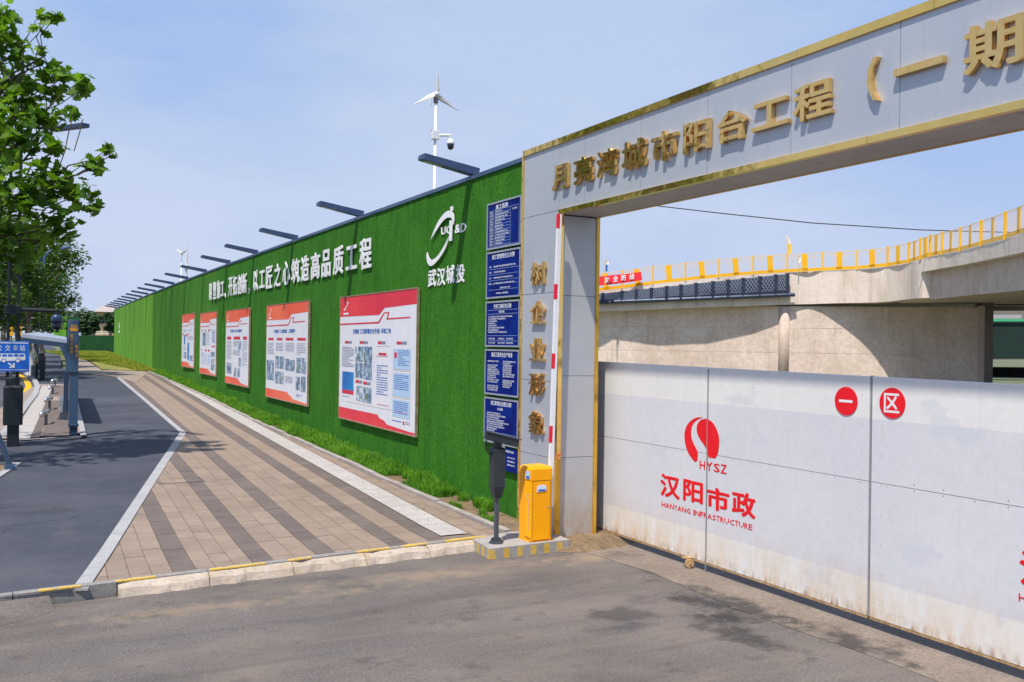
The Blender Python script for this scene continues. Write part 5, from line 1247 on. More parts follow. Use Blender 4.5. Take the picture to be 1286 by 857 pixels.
mb = MB(); mb.lathe([(.115,-.22),(.11,-.30),(.08,-.37),(.02,-.40)], c1+Vector((0,0,-.0)), 16); mb.build('dome_glass', 'black_glass', cm_, smooth=True)
turbine(228, 318, 78, 350, .8, .25, math.radians(62), 'far white wind turbine over the fence, left one of the two far masts')
m2 = at_d(234.5,306,80); t = thing('comms_mast', 'thin white lattice-like mast right beside the far wind turbine', 'mast', (m2.x,m2.y,0))
mb = MB(); mb.tube([(m2.x,m2.y,0),(m2.x,m2.y,at_d(234.5,318,80).z)], .10, 8); mb.tube([at_d(234.5,318,80),at_d(235,302,80)], .02, 5); mb.build('mast', 'white_plastic', t)
mb = MB(); mb.tube([at_d(232,326,80),at_d(238,322,80)], .05, 6); mb.box(tuple(at_d(234.5,336,80)-Vector((.2,.2,.15))), tuple(at_d(234.5,336,80)+Vector((.2,.2,.15)))); mb.build('antenna', 'white_plastic', t)
# ------------------------------------------------------------------ left side: bus stop, poles, trees
# refuge platform and road
rf = [xy(-60,556), xy(26,552.5), xy(106,546.5), xy(90,484), xy(46,484)]
# road lies left of the refuge, lower than the path
rd = [xy(-3,552), xy(41,497), xy(43.5,488), xy(40,479), xy(30,471), xy(14,462), xy(-4,456), xy(-30,452), (-9,90), (-30,90), (-30,22), xy(-60,560)]
def road_z(y): return G(y)
terrain_sheet('bus_road', rd, 'road', .006)
yl = [(0,533),(20,509),(33,493),(36,485),(33,477.5),(24,470.5),(10,463.5),(-2,459.5)]
mb = MB()
for a, b in zip(yl, yl[1:]):
    A, B = gnd(*a, .012), gnd(*b, .012); d = (B-A).normalized(); n_ = Vector((-d.y,d.x,0))*.12; mb.add([A-n_,B-n_,B+n_,A+n_], [(0,1,2,3)])
for f_ in range(len(mb.f)): mb.f[f_] = tuple(mb.f[f_])
mb.build('yellow_road_line', 'rail_yellow', kind='structure')
kb = [(-4,552),(22,521),(41,497),(43.8,488),(40.5,479),(30,471),(14,462),(-4,456)]
kt = thing('bus_bay_kerb', 'pale curved kerb beside the yellow road line at the bus stop', 'kerb', gnd(42,490))
for a, b in zip(kb, kb[1:]):
    A, B = gnd(*a), gnd(*b); L = (B-A).length; k_ = max(1, int(L/1.2)); d = (B-A)/L; n_ = Vector((d.y,-d.x,0))*.2
    for i in range(min(k_, 14)):
        P = [A+d*(L*i/min(k_,14)+.01), A+d*(L*(i+1)/min(k_,14)-.01)]; P += [P[1]+n_, P[0]+n_]
        mb = MB(); mb.prism([Vector((p.x,p.y,G(p.y)-.04)) for p in P], (0,0,.14)); mb.build('kerb_stone', 'granite', kt)
ref = terrain_sheet('bus_platform', rf, 'paver_sheet', .05)
mb = MB()
def strip(pts, wv, m_, name, parent, off):
    mb = MB()
    for a, b in zip(pts, pts[1:]):
        A, B = gnd(*a, off), gnd(*b, off); d = (B-A); d.z = 0; d.normalize(); n_ = Vector((d.y,-d.x,0))*wv/2
        mb.add([A-n_,A+n_,B+n_,B-n_], [(0,1,2,3)])
    for i, f_ in enumerate(mb.f):
        v = [Vector(mb.v[k]) for k in f_]
        if (v[1]-v[0]).cross(v[2]-v[0]).z < 0: mb.f[i] = tuple(reversed(f_))
    return mb.build(name, m_, parent)
strip([(25.5,551),(60,484.5)], .42, 'tactile', 'tactile_strip', ref, .062)
for a, b in (((40,549.5),(66,485)),((62,548),(75,485)),((78,547),(82,485))): strip([a,b], .34, 'paver_dark', 'dark_band', ref, .060)
strip([(-30,554.5),(26,552.5),(105,547.2)], .12, 'granite', 'edging_stone', ref, .064); strip([(105,547),(90.5,484.5)], .14, 'granite', 'edging_stone', ref, .066); strip([(46,484.5),(90,484.2)], .2, 'granite', 'edging_stone', ref, .064)
# shelter with totem
tb_ = gnd(92,546,.05); th_ = tb_.z
sh = thing('bus_shelter', 'blue-grey bus shelter with cantilever roof and a tall route totem', 'bus shelter', tb_)
TY = tb_.y
def ty(x, y, dY=0): return at_y(x, y, TY+dY)
def vbox(x0, x1, yt, yb, dY0, dY1, name, m, c=.01, parent=sh):
    a, b = at_y(x0, yb, TY+dY0), at_y(x1, yt, TY+dY0); mb = MB(); mb.chbox((a.x,TY+dY0,a.z),(b.x,TY+dY1,b.z), c); return mb.build(name, m, parent)
vbox(85,99.5,402,467,0,.25,'upper_panel','totem_blue',.012); vbox(86,98.5,467,535,.02,.23,'lower_panel','totem_blue'); vbox(85,99.5,466.2,467.6,-.01,.26,'joint_strip','totem_dark'); vbox(87,97.5,534,547,.04,.2,'foot','totem_dark'); vbox(85.5,99,533,536,-.0,.25,'joint_strip','totem_dark')
TF = Matrix(((1,0,0,0),(0,0,-1,TY-.004),(0,1,0,0),(0,0,0,1)))
def tt(s_, x0, x1, yt, yb):
    a, b = ty(x0,yb), ty(x1,yt); fit_text(s_, 'letter', 'orange_print', sh, TF, (a.x,a.z,b.x,b.z), off=.03, res=1, depth=0)
tt('公交站', 88.5, 97, 408, 411.3)
ba, bb = ty(88,416.8), ty(98,412); mb = MB(); mb.box((ba.x,TY-.006,ba.z+.02),(bb.x,TY-.001,bb.z)); mb.build('bus_symbol', 'orange_print', sh)
mb = MB(); wz = (bb.z+ba.z)/2+.02
for k in range(4): x_ = ba.x+.02+k*.062; mb.box((x_,TY-.008,wz),(x_+.045,TY-.0065,bb.z-.02))
mb.build('bus_window', 'totem_blue', sh)
for i, c in enumerate('滨江大道站'): tt(c, 88, 91.5, 420+i*5, 424.3+i*5)
for i, c in enumerate('鹦鹉洲'): tt(c, 94.3, 98, 433.5+i*5.5, 438+i*5.5)
# roof slab and bracket
def P3(x, y, Y): return at_y(x, y, Y)
rr0 = [P3(26,423.5,TY-.6+.0), P3(83,434,TY-.6), ]
mb = MB(); z_r = 2.72+th_
A = at_d(27,424,26.0); B = at_d(84,431,25.8); C_ = at_d(83,427,34); D_ = at_d(48,420.5,34)
mb.prism([A,B,C_,D_], (0,0,.10)); mb.build('roof', 'roof_grey', sh)
mb = MB(); mb.prism([A-Vector((0,0,.13)),B-Vector((0,0,.13)),B,A], Vector((0,.1,0))); mb.build('roof_edge', 'totem_dark', sh)
mb = MB(); mb.prism([at_y(74,434,TY+.06),at_y(80,433,TY+.06),at_y(88,441,TY+.06),at_y(88,468,TY+.06),at_y(82.5,468,TY+.06),at_y(82.5,452,TY+.06)], (0,.12,0)); mb.build('bracket', 'totem_blue', sh)
mb = MB(); a_ = at_y(83,468,TY+.06); b_ = at_y(85.5,517,TY+.06); mb.box((a_.x,TY+.06,b_.z),(b_.x,TY+.2,a_.z)); mb.build('rear_post', 'totem_dark', sh)
mb = MB(); a_ = at_y(80.3,469,TY+3.5); b_ = at_y(84,516,TY+3.5); mb.box((a_.x,TY+3.5,b_.z),(b_.x,TY+3.6,a_.z)); mb.build('rear_post', 'totem_blue', sh)
mb = MB(); a_ = at_d(82.5,470,33.5); mb.box((a_.x,a_.y,G(a_.y)),(a_.x+.1,a_.y+.1,2.9)); mb.build('rear_post', 'totem_dark', sh)
# stainless perch rails and small bench on the platform
ps = []
for i, (px, yt, yb) in enumerate(((57.5,517,534),(62,500,515),(66,485,495),(69,477,486))):
    b_ = gnd(px, yb, .05); h = at_y(px, yt, b_.y).z-b_.z
    o = thing('leaning_rail', ['nearest','second','third','farthest'][i]+' of four stainless bent leaning posts on the bus platform', 'post', b_, 'stainless leaning posts on the bus platform')
    mb = MB(); mb.tube([b_, b_+Vector((0,0,h*.8))], .045, 10); mb.build('stem', 'steel_dark', o)
    mb = MB(); mb.tube([b_+Vector((-.13,-.2,h*.72)), b_+Vector((-.11,-.14,h*.92)), b_+Vector((0,.0,h)), b_+Vector((.06,.4,h)), b_+Vector((.07,.5,h*.9))], .055, 10); mb.build('rail', 'steel', o, smooth=True)
bn = gnd(76,519,.05); o = thing('platform_bench', 'small white bench beside the leaning posts on the bus platform', 'bench', bn)
mb = MB(); mb.chbox((bn.x-.02,bn.y,bn.z+.38),(bn.x+.28,bn.y+1.0,bn.z+.46),.01); mb.build('seat', 'white_plastic', o)
for dy in (.05,.85): mb = MB(); mb.box((bn.x+.0,bn.y+dy,bn.z),(bn.x+.06,bn.y+dy+.06,bn.z+.38)); mb.build('leg', 'white_plastic', o)
# twin-post street lamp with cabinet, arm camera
def twin(px1, px2, ybase, label, ytopc, yfoot_w, big=True):
    b_ = gnd((px1+px2)/2, ybase); Y_ = b_.y; t = thing('twin_pole', label, 'street pole', b_, 'black twin-post poles along the path')
    return t, b_, Y_
t, b_, Y_ = twin(8.5, 22.5, 560, 'near black twin-post pole carrying the blue bus stop sign', 0, 0)
zt9 = 9.1
def vb(x0, x1, yt, yb, dY0, dY1, name, m, c=.02, par=None, ztop=None):
    a, b = at_y(x0, yb, Y_), at_y(x1, yt, Y_); mb = MB(); mb.chbox((a.x,Y_+dY0,a.z if yb else b_.z),(b.x,Y_+dY1,ztop if ztop else b.z), c); return mb.build(name, m, par or t)
vb(8.5,24.3,530,560.5,-.18,.18,'foot','black_pole'); vb(3.5,29.3,484,533.5,-.25,.25,'cabinet','black_pole',.04); vb(7,25,474,486,-.2,.2,'cabinet_top','black_pole')
for (xa, xb_) in ((7.2,11.3),(19.6,23.8)):
    a, b = at_y(xa,480,Y_), at_y(xb_,480,Y_); mb = MB(); mb.chbox((a.x,Y_-.06,a.z),(b.x,Y_+.06,zt9+(.3 if xa > 10 else .1)), .015); mb.build('post', 'black_pole', t)
vb(5,26,383.5,394.5,-.12,.12,'clamp','black_pole')
mb = MB(); p, q = at_y(24,389,Y_), at_y(78,391,Y_); mb.tube([p, p+(q-p)*.7, q], [.055,.045,.04], 8); mb.build('camera_arm', 'black_pole', t)
mb = MB(); p, q = at_y(20,158,Y_), at_y(75,163,Y_); q2 = at_y(107,156,Y_-.5); mb.tube([at_y(22,200,Y_), p, q], .04, 8); mb.build('lamp_arm', 'black_pole', t)
mb = MB(); mb.bar(at_y(66,163,Y_), at_y(108,157.5,Y_-1.2), .18, .09); mb.build('lamp_head', 'arm_blue', t)
dc = at_y(71.5,393,Y_); cam2 = thing('dome_camera', 'dark dome camera hanging from the black pole arm above the shelter', 'camera', dc)
mb = MB(); mb.tube([dc+Vector((0,0,.06)), dc+Vector((0,0,-.06))], .06, 8); mb.build('mount', 'black_pole', cam2)
mb = MB(); mb.lathe([(.06,-.04),(.11,-.08),(.13,-.15),(.13,-.24)], dc, 14); mb.build('dome_shell', 'arm_blue', cam2, smooth=True)
mb = MB(); mb.lathe([(.12,-.24),(.115,-.33),(.085,-.40),(.03,-.43)], dc, 14); mb.build('dome_glass', 'black_glass', cam2, smooth=True)
# bus stop sign
sg = thing('bus_stop_sign', 'blue bus stop sign with white bus and arrow on the near black pole', 'sign', at_y(16,467,Y_-.1))
a, b = at_y(-10,467,Y_-.1), at_y(37.5,429,Y_-.1); SY = Y_-.1
mb = MB(); mb.chbox((a.x,SY-.02,a.z),(b.x,SY+.02,b.z),.01); mb.build('panel', 'sign_blue', sg)
SF = Matrix(((1,0,0,0),(0,0,-1,SY-.021),(0,1,0,0),(0,0,0,1)))
def srect(mb, x0, yt, x1, yb, z=.003): p, q = at_y(x0,yb,SY), at_y(x1,yt,SY); rect(mb, SF, p.x, p.z, q.x, q.z, z)
mb = MB(); srect(mb,-9,430.6,35.6,431.2); srect(mb,-9,464.3,35.6,464.9); srect(mb,35,430.6,35.6,464.9); srect(mb,-9,430.6,-8.4,464.9); mb.build('border', 'white_letter', sg)
for c, x0, x1 in (('公',-4.5,2.5),('交',6.5,13),('车',16.2,22.5),('站',25,31.8)):
    p, q = at_y(x0,441,SY), at_y(x1,433.6,SY); fit_text(c, 'letter', 'print_white', sg, SF, (p.x,p.z,q.x,q.z), off=.012, res=1, depth=.003)
mb = MB(); pts = [(-6,444.2),(30.5,444.2),(31.5,446),(31.8,450),(31.5,452.3),(26,453),(-6,454),]
flat(mb, SF, [(lambda p: (p.x,p.z))(at_y(x,y,SY)) for x, y in reversed(pts)], .003); mb.build('bus_silhouette', 'white_letter', sg)
mb = MB()
for x0, x1 in ((-4,1.2),(2.8,8.8),(10,16),(17.2,23),(24.5,30.2)): srect(mb, x0,445.2,x1,448,.0045)
for xc in (4.8,22.5):
    p = at_y(xc,453.3,SY); flat(mb, SF, [(p.x+.055*math.cos(k*.524),p.z+.055*math.sin(k*.524)) for k in range(12)], .0045)
mb.build('bus_window', 'sign_blue', sg)
mb = MB()
for xc in (4.8,22.5):
    p = at_y(xc,453.3,SY); flat(mb, SF, [(p.x+.038*math.cos(k*.524),p.z+.038*math.sin(k*.524)) for k in range(12)], .006)
mb.build('bus_wheel', 'white_letter', sg)
mb = MB(); pts = [(9.5,456.5),(11,455.4),(16.3,459),(16.3,456.3),(18.6,456.5),(18.6,462),(11.5,462.3),(12,460.6),(14.8,460.4)]
flat(mb, SF, [(lambda p: (p.x,p.z))(at_y(x,y,SY)) for x, y in pts], .003)
for i, f_ in enumerate(mb.f): pass
mb.build('arrow', 'white_letter', sg)
# second twin pole with curved lamp
b2 = gnd(53,477); Y2_ = b2.y
t = thing('twin_pole', 'farther black twin-post pole with a curved street lamp arm', 'street pole', b2, 'black twin-post poles along the path')
def vb2(x0, x1, yt, yb, dd, name, m='black_pole'):
    a, b = at_y(x0,yb,Y2_), at_y(x1,yt,Y2_); mb = MB(); mb.chbox((a.x,Y2_-dd,a.z),(b.x,Y2_+dd,b.z),.02); return mb.build(name, m, t)
vb2(49.3,56.3,463,477,.25,'foot'); vb2(47.6,57.2,447,465,.35,'cabinet'); vb2(49.3,55.5,444,448,.28,'cabinet_top')
for xa, yt in ((48.9,309),(54.3,330)):
    a, b = at_y(xa,450,Y2_), at_y(xa+1.6,yt,Y2_); mb = MB(); mb.box((a.x,Y2_-.06,a.z),(b.x,Y2_+.06,b.z)); mb.build('post', 'cap_blue', t)
mb = MB(); mb.tube([at_y(x,y,Y2_) for x, y in ((55,332),(55.5,325),(58,319),(63,315.5),(70,314),(80,312),(89,310))], [.07,.07,.065,.06,.06,.07,.05], 8); mb.build('lamp_arm', 'cap_blue', t)
# litter bin
bb_ = gnd(45,475); o = thing('litter_bin', 'dark litter bin with brown lid beside the far twin pole', 'bin', bb_)
a, b = at_y(41,475,bb_.y), at_y(48,457,bb_.y)
mb = MB(); mb.chbox((a.x+.12,bb_.y-.2,bb_.z),(b.x,bb_.y+.2,b.z),.03); mb.build('body', 'black_pole', o)
mb = MB(); mb.chbox((a.x-.08,bb_.y-.2,bb_.z),(a.x+.11,bb_.y+.2,b.z-.08),.02); mb.build('side', 'bin_grey', o)
mb = MB(); mb.chbox((a.x+.05,bb_.y-.24,b.z),(b.x+.03,bb_.y+.24,b.z+.12),.03); mb.build('lid', 'bin_brown', o)
# ------------------------------------------------------------------ trees
def leaf_poly(kind):
    if kind == 'plane':
        return [(0,0,0),(.30,-.10,.03),(.28,.12,.02),(.52,.22,.05),(.30,.34,.0),(.40,.52,.04),(.16,.58,-.02),(0,.86,.05),(-.16,.58,-.02),(-.40,.52,.04),(-.30,.34,0),(-.52,.22,.05),(-.28,.12,.02),(-.30,-.10,.03)]
    return [(0,0,0),(.22,.2,.03),(.2,.5,0),(0,.8,.04),(-.2,.5,0),(-.22,.2,.03)]
def rot_basis(rr, droop=.3):
    n_ = Vector((rr.gauss(0,.55), rr.gauss(0,.55), rr.uniform(.25,1))).normalized(); d = Vector((rr.gauss(0,1), rr.gauss(0,1), -droop)).normalized()
    x = d.cross(n_).normalized(); n_ = x.cross(d); return x, d, n_
def crown(name, centers, per, size, m, parent, seed, kind='plane', spread=.5, keep=None):
    rr = random.Random(seed); v = []; f = []; sh_ = []; LP = leaf_poly(kind)
    for (c, r_, n_) in centers:
        for _ in range(int(n_*per)):
            o = Vector((rr.gauss(0,1), rr.gauss(0,1), rr.gauss(0,.85))); o = o.normalized()*r_*(rr.random()**.45)
            p = c+o
            if keep and not keep(p): continue
            s_ = size*rr.uniform(.6,1.15); x, d, nn = rot_basis(rr); b = len(v)
            for q in LP: v.append(tuple(p+(x*q[0]+d*q[1]+nn*q[2])*s_))
            f.append(tuple(range(b, b+len(LP)))); sh_.append(min(1,max(0,rr.gauss(.45,.25)+.15*o.z/max(r_,.01))))
    me = bpy.data.meshes.new(name); me.from_pydata(v, [], f); me.materials.append(M[m])
    at = me.attributes.new('shade', 'FLOAT', 'FACE'); at.data.foreach_set('value', sh_); me.update()
    o = bpy.data.objects.new(name, me); col.objects.link(o); adopt(o, parent); o['kind'] = 'stuff'; return o
def limb(mb, a, b, r0, r1, rr, n_=6, wob=.06):
    L = (b-a).length; pts = []; rs = []
    for i in range(n_+1):
        t_ = i/n_; pts.append(a+(b-a)*t_+Vector((rr.gauss(0,wob),rr.gauss(0,wob),rr.gauss(0,wob*.5)))*L*.5*math.sin(math.pi*t_)); rs.append(r0+(r1-r0)*t_)
    mb.tube(pts, rs, 7)
# near plane tree: trunk just outside the left edge, boughs reaching into view
tn = at_z(-40, 585, .1); rr = random.Random(11)
tree = thing('plane_tree', 'large near plane tree with broad lobed leaves overhanging the top left', 'tree', (tn.x,tn.y,G(tn.y)))
T0 = Vector((tn.x,tn.y,G(tn.y))); fork = T0+Vector((.1,.1,4.0)); DN = (at_d(-40,585,1)-EYE); 
Dn = (RW.transposed() @ (T0-EYE)).z
mbk = MB(); limb(mbk, T0-Vector((0,0,.1)), fork, .20, .15, rr); mbk.build('trunk', 'bark', tree, smooth=True)
clumps = []; mbk = MB()
targets = []
# clumps in picture terms only to seat boughs where the crown shows; each has its own distance
for (x, y, r_, dd, w_) in ((-10,40,.55,0,1.2),(10,100,.60,.6,1.3),(-5,150,.65,-.5,1.5),(40,70,.38,.3,.6),(60,24,.20,.2,.30),(72,18,.12,.2,.14),(52,38,.12,.2,.14),(0,15,.35,1,.7),(60,110,.42,.5,.8),(70,90,.25,.4,.4),(82,95,.20,.3,.30),(104,112,.22,.2,.36),(108,98,.14,.2,.18),(94,140,.14,.2,.14),(30,175,.70,.2,2.0),(60,150,.40,.3,.9),
       (20,230,.75,-.4,2.2),(-20,200,.8,.8,1.5),(10,290,.70,.3,1.9),(40,260,.55,-.4,1.5),(62,225,.45,.2,1.0),(72,185,.22,.2,.35),(84,232,.38,.2,.65),(105,245,.30,.2,.5),(118,258,.16,.2,.22),(108,205,.12,.2,.14),(117,207,.24,.1,.38),(136,187,.13,.1,.17),(143,193,.08,.1,.06),(75,275,.36,.2,.6),(85,292,.20,.2,.26),(30,310,.45,.4,.8),(-10,325,.4,.3,.6),(60,300,.28,.2,.4),(48,20,.06,.2,.05),(8,55,.4,.3,.8),(25,125,.55,.2,1.4)):
    c = at_d(x, y, Dn+dd-.2); clumps.append((c, r_, w_*115)); targets.append(c)
# the rest of the crown, out of frame, so that it is whole from the side
for _ in range(12):
    c = T0+Vector((rr.uniform(-3.2,.2), rr.uniform(-2.0,3.0), rr.uniform(4.5,9.5))); clumps.append((c, .8, 90)); targets.append(c)
for c in targets:
    hgt = min(max((c.z-T0.z-3.2)*.55, .2), 4.2); st = fork+Vector((rr.uniform(-.1,.1),rr.uniform(-.1,.1),hgt-.5)); limb(mbk, st, c, .035, .006, rr, 6, .09)
limb(mbk, fork, fork+Vector((.1,.2,4.4)), .15, .04, rr)
for a, b in (((-5,72),(25,120)),((93,142),(70,225)),((104,150),(93,190)),((50,55),(40,90)),((82,240),(105,262)),((60,230),(110,215))):
    limb(mbk, at_d(*a,Dn-.1), at_d(*b,Dn-.1), .012, .010, rr, 5, .03)
mbk.build('branches', 'twig', tree, smooth=True)
crown('crown', clumps, .46, .285, 'leaf', tree, 21)
# timber-like guard props and pit
for k, (px, py, tx, tyy) in enumerate(((15,589,-6,520),(-75,590,-62,520))):
    pass
pitc = T0.copy()
pit = thing('tree_pit', 'pale stone tree pit frame cut into the asphalt at the left edge', 'tree pit', pitc)
c1_, c2_, c3_ = gnd(27,582), gnd(-4,603), gnd(-70,584)
for A, B in ((c2_, c1_), (c1_, gnd(-60,582.5)), (c2_+Vector((-1.6,-.1,0)), c2_)):
    d = (B-A); d.z = 0; d.normalize(); n_ = Vector((-d.y,d.x,0))*.14; P = [A,B,B+n_,A+n_]
    mb = MB(); mb.prism([Vector((p.x,p.y,G(p.y)+.006+(.002 if A is c1_ else 0))) for p in P], (0,0,.012)); mb.build('frame_stone', 'granite', pit)
P = [c2_,c1_,gnd(-60,582.5),c2_+Vector((-1.6,-.1,0))]; mb = MB(); mb.prism([Vector((p.x,p.y,G(p.y)+.001)) for p in P], (0,0,.004)); mb.build('soil', 'earth', pit)
ft = gnd(14,590); up_ = at_y(-7,535,ft.y+.3)
gd = thing('tree_guard', 'dark blue steel props bracing the near plane tree', 'tree guard', ft)
mb = MB(); mb.tube([ft+Vector((0,0,.02)), up_, up_+(up_-ft)*.25], .05, 8); mb.build('prop', 'totem_dark', gd)
for dx, dy in ((-1.5,.2),(-.8,1.2)): mb = MB(); mb.tube([ft+Vector((dx,dy,.0)), T0+Vector((0,0,1.7))], .05, 8); mb.build('prop', 'totem_dark', gd)
mb = MB(); mb.box((ft.x-.12,ft.y-.1,ft.z+.005),(ft.x+.06,ft.y+.08,ft.z+.10)); mb.build('foot', 'totem_blue', gd)
# row of street trees further along
def street_tree(base, h, r_, seed, label, leafn=900, size=.30, m='leaf_far', trunk_h=3.0, guard=False, dense=1.):
    rr = random.Random(seed); t = thing('street_tree', label, 'tree', base, 'plane trees along the road')
    top = base+Vector((rr.uniform(-.2,.2),rr.uniform(-.2,.2),trunk_h)); mb = MB(); limb(mb, base-Vector((0,0,.1)), top, .19, .13, rr); mb.build('trunk', 'bark', t, smooth=True)
    mb = MB(); cl_ = []
    for k in range(15):
        a = rr.uniform(0,6.283); rad = r_*rr.random()**.6; z = trunk_h+rr.random()*(h-trunk_h); kx = math.sin(math.pi*min(1,(z-trunk_h)/(h-trunk_h)*.75+.2))
        c = base+Vector((math.cos(a)*rad*kx, math.sin(a)*rad*kx, z)); cl_.append((c, r_*.36, 1)); limb(mb, top, c, .06, .01, rr, 5)
    mb.build('branches', 'bark', t, smooth=True)
    crown('crown', cl_, leafn/15*dense, size, m, t, seed+50, kind='simple'); return t
specs = [(-12,478,7.6,2.3,'street tree just behind the near black pole'),(18,470,8.0,2.4,'street tree between the two black twin poles'),(38,472,8.2,2.6,'street tree with white-painted trunk beside the litter bin'),(30,462,8.2,2.7,'street tree behind the shelter roof, third beyond the bin'),(42,455,8.4,2.8,'farther street tree seen left of the shelter roof end'),(52,449,8.4,2.8,'farthest street tree near the pale path, left of the totem'),(2,462,8.5,2.8,'street tree at the left edge beyond the road line')]
for i, (px, py, h, r_, lb) in enumerate(specs):
    p = gnd(px, py); street_tree(Vector((p.x,p.y,G(p.y))), h, r_, 100+i, lb, leafn=4200, size=.30)
big = None
for i, (X_, Y_t) in enumerate(((-11,33),(-11.5,41),(-11,50),(-12,60),(-12,70))):
    base = Vector((X_, Y_t, G(Y_t)))
    if big is None:
        big = street_tree(base, 16, 4.4, 140, 'tall plane tree across the bus road, nearest the gate', leafn=5200, size=.6); big['group'] = 'tall trees across the road'; index_kids()
    else:
        o = copy_tree(big); o.location = base; o['label'] = ['','second','third','fourth','farthest'][i]+' tall plane tree across the bus road, beyond the left edge'
wp = gnd(38,472); mb = MB(); mb.tube([Vector((wp.x,wp.y,G(wp.y))), Vector((wp.x,wp.y,G(wp.y)+1.2))], [.215,.2], 10)
tg = thing('tree_guard', 'blue steel props around the tree trunk beside the litter bin', 'tree guard', wp)
for dx, dy in ((-.9,-.3),(.7,-.5),(0,.9)): mb2 = MB(); mb2.tube([wp+Vector((dx,dy,.02)), wp+Vector((dx*.1,dy*.1,2.0))], .045, 6); mb2.build('prop', 'totem_dark', tg)
mb.build('painted_collar', 'white_plastic', tg)
# yellow and blue road signs behind the poles
def plain_sign(x0, x1, yt, yb, D, m, label, name='road_sign', cat='sign', detail='print_grey'):
    a, b = at_d(x0,yb,D), at_d(x1,yt,D); t = thing(name, label, cat, (a.x,a.y,G(a.y))); c = (a+b)/2
    mb = MB(); mb.bar(Vector((a.x,a.y,(a.z+b.z)/2)), Vector((b.x,b.y,(a.z+b.z)/2)), .06, b.z-a.z); mb.build('panel', m, t)
    mb = MB(); mb.tube([(c.x,c.y+.06,G(c.y)),(c.x,c.y+.06,a.z+.05)], .05, 8); mb.build('post', 'bin_grey', t)
    return t
plain_sign(11.5,16.8,405.5,422,60,'yellow_sign','yellow road sign between the two posts of the near pole')
plain_sign(24,28,406,422.5,62,'yellow_sign','narrow yellow road sign just right of the near pole')
plain_sign(-8,4.5,394,402.5,45,'sign_blue','small blue road sign above the bus stop sign at the left edge')
# ------------------------------------------------------------------ far end: hoardings, trees, house, pylon
lowf = thing('low_hoarding', 'low dark green hoarding closing the far end of the lawn', 'fence', at_d(122,443,106))
hx = [99,105,111,117,123,129,135,141,147]
for i, (a, b) in enumerate(zip(hx, hx[1:])):
    A, B = at_d(a+.05,443,107), at_d(b-.05,443,107); T_ = at_d(a,421.5,107)
    mb = MB(); mb.prism([Vector((A.x,A.y,.9)),Vector((B.x,B.y,.9)),Vector((B.x,B.y,T_.z+.02*(i%2))),Vector((A.x,A.y,T_.z+.02*(i%2)))], (0,.15,0)); mb.build('turf_panel', 'dark_turf', lowf)
bf = thing('far_turf_wall', 'bright green turf wall showing left of the shelter totem', 'fence', at_d(76,428,170))
for i, (a, b) in enumerate(zip([67,71,75,79,83],[71,75,79,83,99])):
    A, B = at_d(a,431,170), at_d(b-.05,431,170); T_ = at_d(a,398.5,170); mb = MB(); mb.prism([Vector((A.x,A.y,1.2)),Vector((B.x,B.y,1.2)),Vector((B.x,B.y,T_.z)),Vector((A.x,A.y,T_.z))], (0,.2,0)); mb.build('turf_panel', 'turf_sunlit' if a < 80 else 'dark_turf', bf)
# house
hs = thing('tiled_house', 'tan house with low pitched roof behind the palm trees', 'house', at_d(130,420,150))
a, b = at_d(121,421,150), at_d(146,421,150); zt_h = at_d(120,391,150).z
mb = MB(); mb.box((a.x,a.y,1.2),(b.x+1,a.y+8,zt_h)); mb.build('wall', 'wall_tan', hs)
rz = at_d(128,387,150).z; mb = MB(); e0, e1 = a.x-.3, b.x+2.0
mb.add([(e0,a.y-1,zt_h-.1),(e1,a.y-1,zt_h-.1),(e1,a.y+9,zt_h-.1),(e0,a.y+9,zt_h-.1),(e0+1.5,a.y+4,rz+.6),(e1,a.y+4,rz+.6)], [(0,1,5,4),(1,2,5),(2,3,4,5),(3,0,4),(3,2,1,0)]); mb.build('roof', 'roof_far', hs)
for xw in (126.5,134,140): p = at_d(xw,401,149.9); mb = MB(); mb.box((p.x-.5,a.y-.05,p.z-.7),(p.x+.5,a.y+.02,p.z+.6)); mb.build('window', 'window_dark', hs)
# palms / dense trees
def far_tree(px, ytop, ybase, D, wpx, m, label, seed, kind='simple', n_=700, size=.5, name='far_tree', group=None):
    rr = random.Random(seed); b_ = at_d(px,ybase,D); T_ = at_d(px,ytop,D).z; R_ = wpx*D/F/2; zb = G(min(b_.y,400)); base = Vector((b_.x,b_.y,zb)); Hh = T_-zb
    t = thing(name, label, 'tree', base, group); mb = MB(); limb(mb, base, base+Vector((0,0,Hh*.6)), .25, .12, rr); mb.build('trunk', 'bark', t)
    cl_ = []
    for k in range(9):
        a_ = rr.uniform(0,6.28); c = base+Vector((math.cos(a_)*R_*.6*rr.random(), math.sin(a_)*R_*.6, Hh*(.45+.42*rr.random()))); cl_.append((c, R_*.5, 1))
    crown('crown', cl_, n_/9, size, m, t, seed+9, kind=kind); return t
far_tree(112,387,421,128,16,'leaf_palm','dark palm-like tree left of the tan house',301,size=1.1,n_=900)
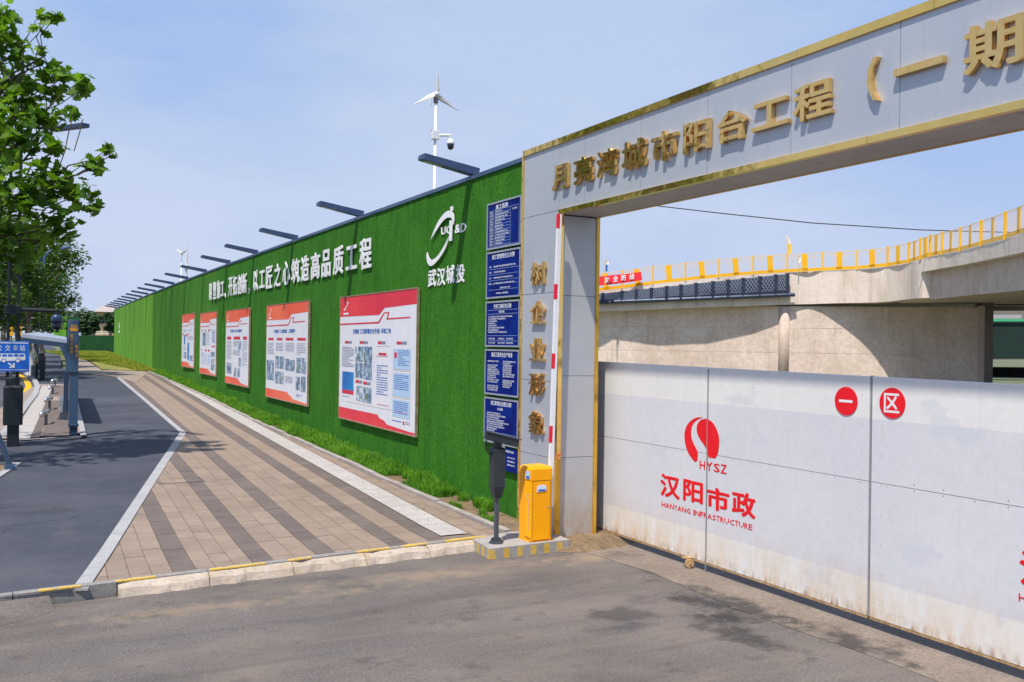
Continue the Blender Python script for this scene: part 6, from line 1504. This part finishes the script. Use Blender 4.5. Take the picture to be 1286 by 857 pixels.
far_tree(118,391,421,120,13,'leaf_palm','dark bushy tree in front of the tan house',302,size=.8,n_=900)
far_tree(105,400,421,118,14,'leaf_palm','small dark tree behind the low hoarding, next to the totem',303,size=.7,n_=800)
far_tree(138,389,421,111,15,'leaf_palm','dark tree at the far end of the turf fence',304,size=.8,n_=900)
far_tree(150,383,400,125,18,'leaf_palm','dark tree rising behind the far fence end',305,size=.9,n_=500)
far_tree(199,358,380,70,9,'leaf_palm','sparse treetop showing above the fence below the lamp arms',306,size=.35,n_=90)
far_tree(207,357,380,72,8,'leaf_palm','sparse treetop showing right behind the lamp arms',307,size=.35,n_=90)
k = 0
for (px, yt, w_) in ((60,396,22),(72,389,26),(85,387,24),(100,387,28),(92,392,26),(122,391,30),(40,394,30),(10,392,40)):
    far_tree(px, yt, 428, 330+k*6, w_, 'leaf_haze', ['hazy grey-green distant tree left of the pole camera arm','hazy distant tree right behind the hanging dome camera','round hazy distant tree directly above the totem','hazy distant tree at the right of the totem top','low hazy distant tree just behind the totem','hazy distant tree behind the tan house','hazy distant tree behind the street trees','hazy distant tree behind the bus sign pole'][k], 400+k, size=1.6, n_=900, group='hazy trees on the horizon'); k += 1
# pylon / mast on the skyline
for (px, yt, lb) in ((75,352,'thin white mast on the skyline left of the totem'),(124.5,379,'small distant pylon on the skyline above the house')):
    p = at_d(px,yt,300); t = thing('distant_mast', lb, 'mast', (p.x,p.y,1.5)); mb = MB(); mb.tube([(p.x,p.y,1.5),(p.x,p.y,p.z)], [.25,.10], 6); mb.build('shaft', 'flag_white', t)
# thin mesh fence rails in front of the house
rl = thing('pale_fence', 'pale rail fence before the tan house above the low hoarding', 'fence', at_d(132,420,112))
for y in (417,419.5): A, B = at_d(121,y,112), at_d(146,y-.6,112); mb = MB(); mb.bar(A, B, .06, .08); mb.build('rail', 'flag_white', rl)
for x in (122,128,134,140): A = at_d(x,421,112); B = at_d(x,416,112); mb = MB(); mb.bar(A, B, .08, .08, up=Vector((0,1,0))); mb.build('post', 'flag_white', rl)
